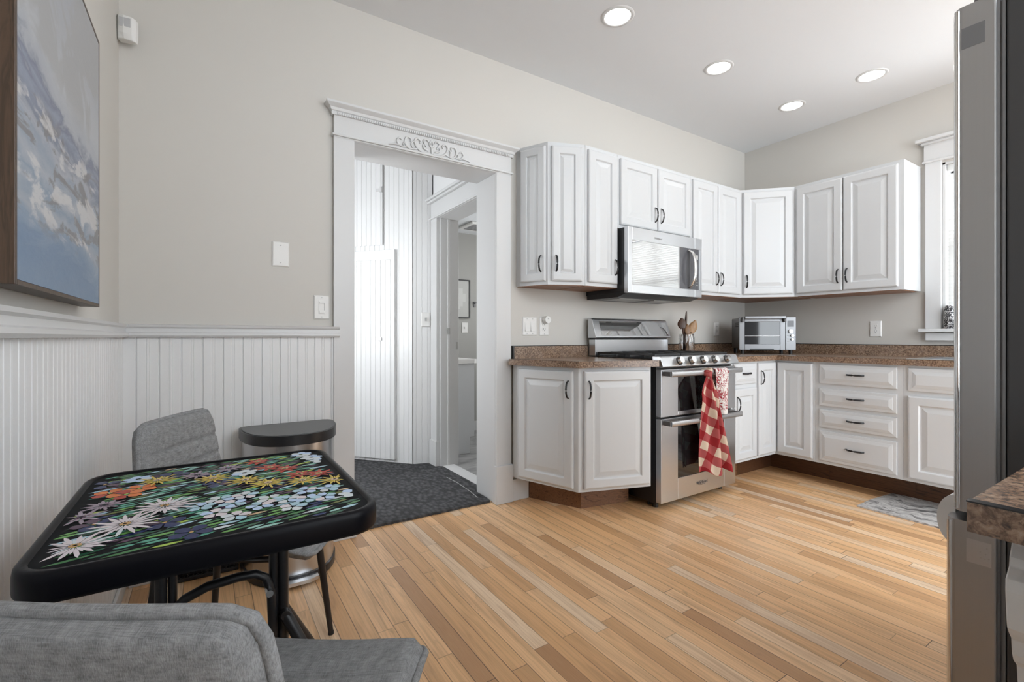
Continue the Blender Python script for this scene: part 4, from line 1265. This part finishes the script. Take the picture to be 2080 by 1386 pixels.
def make_chair(label, loc, rz):
    t = thing('dining_chair', label, 'chair', (0, 0, 0), 0, 'grey upholstered dining chairs')
    hw = .222
    def seat(a, b):
        x = .022+.230*a; y = hw*b*(1-.03*a)
        z = .470-.055*max(0, a-.45)**2*2-.012*(1-b*b)*(1-a*a)+.010*b*b
        return Vector((x, y, z)), Vector((.18*max(0, a-.45), 0, 1)).normalized()
    s_ = pad(seat, squash(1.0), 40, 24, .052, 'grey_fabric', 'seat', t, (-.45, .0, .45))
    def back(a, b):      # a: up, b: across
        h = .455+.167*(a+1)
        x = -.195-.022*(a+1)/2-.010*((a+1)/2)**2+.010*b*b
        y = b*(.206-.042*(a+1)/2)
        return Vector((x, y, h)), Vector((1, -.10*b, .08)).normalized()
    b_ = pad(back, squash(1.0), 40, 24, .046, 'grey_fabric', 'backrest', t, (-.25, .12, .50))
    def rim(F, off, k=72):
        P = []
        for i in range(k):
            an = 2*PI*i/k
            ca, sa = math.cos(an), math.sin(an)
            m_ = max(abs(ca), abs(sa)); a, b = squash(1.0)(ca/m_, sa/m_)
            p, n = F(a, b); P.append(p+n*off)
        return P
    MB().tube(rim(seat, 0), .0065, 8, closed=True).build('piping', 'grey_fabric', s_)
    MB().tube(rim(back, 0), .0070, 10, closed=True).build('piping', 'grey_fabric', b_)
    q = MB()
    q.tube([(-.17, -.15, .418), (.14, -.15, .418), (.14, .15, .418), (-.17, .15, .418)], .009, 8, closed=True)
    q.build('seat_frame', 'black_metal', t)
    for sx in (-1, 1):
        for sy in (-1, 1):
            x0 = .14 if sx > 0 else -.17
            q = MB(); q.tube([(x0, sy*.15, .424), (x0+sx*.021, sy*.167, .21), (x0+sx*.042, sy*.183, .006)], [.0125, .0112, .0088], 12)
            lg = q.build('leg', 'black_metal', t)
            q = MB(); q.cyl((x0+sx*.0422, sy*.1832, .0), (x0+sx*.042, sy*.183, .012), .0095, .0095, 12); q.build('foot_cap', 'rubber', lg)
    t.location = loc; t.rotation_euler = (0, 0, rz)
    return t
ch = make_chair('grey upholstered chair nearest the camera, seen from behind', (.030, .742, 0), math.radians(55))
dup(ch, (.112, 1.640, 0), math.radians(-29), 'grey upholstered chair behind the table with its quilted front showing')

# ------------------------------------------------------------------ mosaic table
tb_ = thing('bistro_table', 'small black-rimmed table with colourful flower mosaic top', 'table', (.025, 1.07, 0))
TX0, TX1, TY0, TY1, TZ = -.212, .259, .808, 1.335, .735
def rimprof(off, z):
    return [(x, y, z) for x, y in rrect(TX0+off, TX1-off, TY0+off, TY1-off, .055-off*.8, 8)]
q = MB()
lv = [(.0155, TZ-.004), (.013, TZ-.0005), (.006, TZ), (.0015, TZ-.003), (0, TZ-.012), (0, TZ-.034), (.003, TZ-.040), (.03, TZ-.040)]
rings = [rimprof(a, z) for a, z in lv]; n = len(rings[0])
v = [p for r in rings for p in r]
q.add(v, [(k*n+i, (k+1)*n+i, (k+1)*n+(i+1) % n, k*n+(i+1) % n) for k in range(len(lv)-1) for i in range(n)], 0, True)
q.add(rings[-1], [tuple(range(n-1, -1, -1))])
q.build('table_rim', 'black_satin', tb_)
# mosaic surface: one mesh of grout and glass pieces
MC = {'grout': (.012, .013, .014), 'g1': (.07, .20, .08), 'g2': (.15, .36, .10), 'g3': (.03, .10, .06), 'teal': (.11, .36, .27), 'aqua': (.33, .58, .52), 'lime': (.40, .55, .10),
      'white': (.70, .64, .67), 'lilac': (.34, .27, .33), 'orange': (.68, .19, .05), 'red': (.42, .05, .03), 'yellow': (.64, .48, .08), 'gold': (.55, .34, .14), 'navy': (.018, .03, .11),
      'sky': (.47, .62, .84), 'blue': (.10, .20, .52), 'pale': (.62, .68, .71), 'plum': (.09, .05, .09), 'sand': (.60, .44, .28), 'olive': (.15, .17, .05), 'ice': (.40, .60, .70)}
keys = list(MC)
for k, c in MC.items():
    M['mosaic_'+k] = mat('mosaic_'+k, c, .26 if k != 'grout' else .6, 0, .12 if k != 'grout' else .04)
q = MB()
inner = [(x, y) for x, y in rrect(TX0+.014, TX1-.014, TY0+.014, TY1-.014, .044, 8)]
q.add([(x, y, TZ-.0030) for x, y in inner], [tuple(range(len(inner)))], 0)
def inside(x, y, mgn=.017):
    ax, bx, ay, by = TX0+mgn, TX1-mgn, TY0+mgn, TY1-mgn
    if not (ax < x < bx and ay < y < by):
        return False
    r = .042
    dx = max(ax+r-x, x-(bx-r), 0); dy = max(ay+r-y, y-(by-r), 0)
    return dx*dx+dy*dy < r*r or dx == 0 or dy == 0
rnd = random.Random(11)
def piece(pts, key, lvl):
    if all(inside(x, y) for x, y in pts):
        z = TZ-.0028+.00045*lvl+rnd.uniform(0, .0002)
        q.add([(x, y, z) for x, y in pts], [tuple(range(len(pts)))], keys.index(key))
def shard(cx, cy, L, W, ang, key, lvl, taper=.25):
    ca, sa = math.cos(ang), math.sin(ang)
    sh = [(-.5, taper*.2*rnd.uniform(-1, 1)), (-.15, -.5), (.25, -.42), (.5, taper*.2*rnd.uniform(-1, 1)), (.18, .5), (-.25, .42)]
    sh = [(a*L, b*W) for a, b in sh]
    piece([(cx+a*ca-b*sa, cy+a*sa+b*ca) for a, b in sh], key, lvl)
# blades of grass run diagonally
bgk = ['g1']*5+['g2']*4+['g3']*5+['teal']*5+['aqua']*4+['lime']*1+['olive']*2+['plum']*3+['pale']*1+['sand']*1+['ice']*2+['navy']*2
A_ = math.radians(14)
ux, uy = math.cos(A_), math.sin(A_)
a = -.6
while a < .6:
    b = -.6+rnd.uniform(0, .03)
    while b < .6:
        L_ = rnd.uniform(.024, .062)
        cx, cy = .026+ux*b-uy*a, 1.072+uy*b+ux*a
        shard(cx, cy, L_*.97, rnd.uniform(.0076, .0104), A_+rnd.uniform(-.14, .14), rnd.choice(bgk), 0)
        b += L_
    a += .0118
def daisy(x, y, r, n, key, ck, lvl, w=.26):
    o = rnd.uniform(0, 1)
    for ring in range(2):
        for i in range(n):
            an = o+2*PI*(i+.5*ring)/n; rr = r*rnd.uniform(.82, 1.08)*(1 if ring == 0 else .62)
            L_ = rr*.78
            cx, cy = x+math.cos(an)*(rr*.58), y+math.sin(an)*(rr*.58)
            shard(cx, cy, L_, r*w*(1 if ring == 0 else .7), an, key if rnd.random() > .12 else ('pale' if key == 'white' else key), lvl+ring, .1)
    for i in range(5):
        an = o+2*PI*i/5
        shard(x+.005*math.cos(an), y+.005*math.sin(an), .009, .005, an+1.5, ck, lvl+2)
def blossom(x, y, r, n, keysx, ck, lvl):
    o = rnd.uniform(0, 2)
    for i in range(n):
        an = o+2*PI*i/n
        ca, sa = math.cos(an), math.sin(an)
        pl_ = [(.16, -.10), (.55, -.42), (.92, -.30), (1.0, .08), (.72, .40), (.20, .12)]
        piece([(x+r*(a_*ca-b_*sa*.9), y+r*(a_*sa+b_*ca*.9)) for a_, b_ in pl_], rnd.choice(keysx), lvl)
    if ck:
        shard(x, y, .008, .006, o, ck, lvl+1)
for x, y in ((-.172, 1.237), (-.06, 1.247), (-.057, .933), (-.020, .866), (-.150, .985), (.02, 1.13)):
    blossom(x, y, .030, 5, ['navy', 'navy', 'plum'], 'gold', 2)
for x, y in ((-.154, 1.163), (-.111, 1.170), (-.128, 1.140)):
    blossom(x, y, .030, 5, ['orange', 'red', 'orange'], 'lime', 2)
for x, y in ((.101, 1.267), (.147, 1.170), (.168, 1.106), (.204, 1.090), (.12, 1.20)):
    daisy(x, y, .034, 8, 'red', 'gold', 2, .24)
for x, y in ((-.152, 1.085), (-.017, 1.215), (-.174, 1.033), (.04, 1.24)):
    daisy(x, y, .038, 10, 'lilac', 'plum', 3, .16)
for x, y in ((-.086, 1.212), (.010, 1.166), (.066, 1.115), (.104, 1.070), (.165, 1.050), (.222, 1.021)):
    daisy(x, y, .040, 12, 'yellow', 'sand', 5, .115)
for x, y in ((-.009, .985), (.039, .972), (.040, .903), (.097, .965), (.122, .945), (.126, .898), (.078, .935), (.012, .935), (.159, .980), (.182, .925), (.06, 1.01), (.02, 1.01), (.20, .97), (.155, .93)):
    blossom(x, y, .0235, 5, ['sky', 'pale', 'sky', 'white', 'ice'], None, 4)
for x, y in ((.198, 1.285), (.23, 1.20), (.068, 1.178), (.232, .917), (.215, 1.24), (-.12, 1.245)):
    blossom(x, y, .026, 6, ['sky', 'pale'], None, 4)
for x, y, r in ((-.156, .890, .052), (-.108, .951, .055), (-.062, 1.017, .056)):
    daisy(x, y, r, 15, 'white', 'gold', 8, .115)
q.build('mosaic_top', ['mosaic_'+k for k in keys], tb_)
# folding base: two pairs of posts, stretcher and splayed legs
for xx, yy, rr in ((-.071, 1.07, .0100), (-.0535, 1.072, .0072), (.1145, 1.072, .0095), (.1315, 1.07, .0100)):
    q = MB(); q.tube([(xx, yy, TZ-.04), (xx, yy, .10)], rr, 14)
    q.build('post', 'black_metal', tb_)
for xx, ex in ((-.071, -.16), (.1315, .36)):
    for sy in (-1, 1):
        q = MB(); q.tube([(xx, 1.07+sy*.012, .47), (xx+(ex-xx)*.15, 1.07+sy*.04, .40), (ex, 1.07+sy*.15, .012)], .0115, 12)
        lg = q.build('leg', 'black_metal', tb_)
        q = MB(); q.cyl((ex, 1.07+sy*.15, 0), (ex, 1.07+sy*.15, .016), .016, .014, 12); q.build('foot_cap', 'rubber', lg)
q = MB()
P = [(-.055, 1.06, .525), (-.035, 1.06, .545), (0, 1.06, .558), (.05, 1.06, .562), (.08, 1.06, .560), (.098, 1.06, .548), (.108, 1.06, .52), (.112, 1.06, .43)]
q.tube(P, .0088, 10); q.build('stretcher', 'black_metal', tb_)
MB().cyl((.103, 1.035, .525), (.103, 1.062, .525), .007, .007, 12).build('bolt', 'chrome', tb_)
MB().cyl((.133, 1.045, .468), (.133, 1.075, .468), .009, .009, 12).build('bolt', 'black_metal', tb_)

# ------------------------------------------------------------------ hall and bathroom things
def angle_pt(s, off=0):
    d = (A1-A0).normalized(); p = A0+d*s+Vector((d.y, -d.x))*off
    return p
LA = (A1-A0).length
cb = thing('hall_cupboard', 'tall white beadboard cupboard built into the angled hall wall', 'cupboard', (*angle_pt(.8), 0))
dA = (A1-A0).normalized()
q = MB(); beads(q, angle_pt(.20, .0135), angle_pt(LA-.18, .0135), .04, 1.655, .045, .016, .006, .004, False)
ld = q.build('lower_door', 'bead_white', cb)
Mx = face_mx((*angle_pt(.20, .0125), 0), dA)
q = MB(); q.T = Mx; q.box(0, LA-.36, 1.655, 1.735, 0, .022); q.box(LA-.375, LA-.345, .04, 1.735, 0, .026)
q.build('door_frame', 'bead_white', cb, bevel=.003)
q = MB(); q.T = Mx; q.box(LA-.50, LA-.465, 1.0, 1.03, .014, .032); q.build('latch', 'chrome', ld, bevel=.003)
q = MB(); beads(q, angle_pt(.20, .0135), angle_pt(LA-.265, .0135), 1.78, 2.595, .045, .010, .006, .004, False)
ud = q.build('upper_door', 'bead_white', cb)
q = MB(); q.T = Mx; q.box(LA-.4615, LA-.459, 1.78, 2.595, .0, .0135); q.build('door_gap', 'plastic_grey', ud)
q = MB(); q.T = Mx; q.box(LA-.515, LA-.475, 2.218, 2.238, .010, .022); q.cyl((LA-.472, 2.205, .018), (LA-.472, 2.25, .018), .011, .011, 12); q.build('latch', 'trim_white', ud)
t, Mx = plate('hall_switch', 'white toggle switch on the narrow hall wall beside the second door casing', 'switch', (1.478, 3.566, 1.17), (.964, -.266), .070, .115)
q = MB(); q.T = Mx; q.box(.028, .042, .045, .072, .0066, .017); q.build('toggle', 'plastic_grey', t)
va = thing('vanity', 'white bathroom vanity seen through the second doorway', 'vanity', (1.85, 4.0, 0))
q = MB()
v = [(x, y, z) for y in (3.708, 4.40) for x, z in ((1.69, 0), (1.955, 0), (1.955, .145), (2.00, .145), (2.00, .795), (1.69, .795))]
q.add(v, [(0, 1, 2, 3, 4, 5), (11, 10, 9, 8, 7, 6)]+[(i, 6+i, 6+(i+1) % 6, (i+1) % 6) for i in range(6)])
q.build('carcass', 'cabinet_white', va, bevel=.002)
q = MB(); q.prism([(1.685, 3.695), (2.0, 3.695), (2.028, 3.715), (2.028, 4.41), (1.685, 4.41)], .796, .832); q.build('vanity_top', 'plastic_white', va, bevel=.01, seg=3)
pf = thing('picture', 'thin black framed pale abstract print on the bathroom wall', 'picture', (2.28, 4.59, 1.44))
q = MB(); q.box(2.10, 2.418, 4.578, 4.599, 1.235, 1.247); q.box(2.10, 2.418, 4.578, 4.599, 1.640, 1.652); q.box(2.406, 2.418, 4.578, 4.599, 1.247, 1.640); q.box(2.10, 2.112, 4.578, 4.599, 1.247, 1.640)
q.build('frame', 'black_metal', pf)
box('print', 'print_grey', pf, 2.112, 2.406, 4.586, 4.599, 1.247, 1.640)
q = MB(); q.box(2.112, 2.33, 4.584, 4.586, 1.36, 1.56); q.box(2.33, 2.365, 4.584, 4.586, 1.41, 1.50); q.box(2.112, 2.30, 4.584, 4.586, 1.33, 1.36); q.build('motif', 'print_paper', pf)
t, Mx = plate('bathroom_switch', 'white toggle switch below the framed print in the bathroom', 'switch', (2.358, 4.599, 1.13), (1, 0), .072, .115)
q = MB(); q.T = Mx; q.box(.031, .041, .048, .068, .0066, .016); q.build('toggle', 'plastic_white', t)
ef = thing('exhaust_fan', 'square exhaust fan grille on the bathroom ceiling', 'fan', (2.35, 4.2, 2.16))
box('cover', 'plastic_white', ef, 2.16, 2.50, 4.05, 4.36, 2.135, 2.1595, bevel=.01)
q = MB()
for i in range(6):
    q.box(2.20, 2.46, 4.09+.04*i, 4.112+.04*i, 2.132, 2.1352)
q.build('slot', 'gasket', ef)
hk = thing('towel_hook', 'small dark hook on the bathroom wall beside the print', 'hook', (2.49, 4.59, 1.41))
q = MB(); q.box(2.468, 2.492, 4.59, 4.599, 1.36, 1.42); q.cyl((2.48, 4.60, 1.40), (2.48, 4.565, 1.405), .008, .010, 12); q.build('hook_body', 'logo_grey', hk)
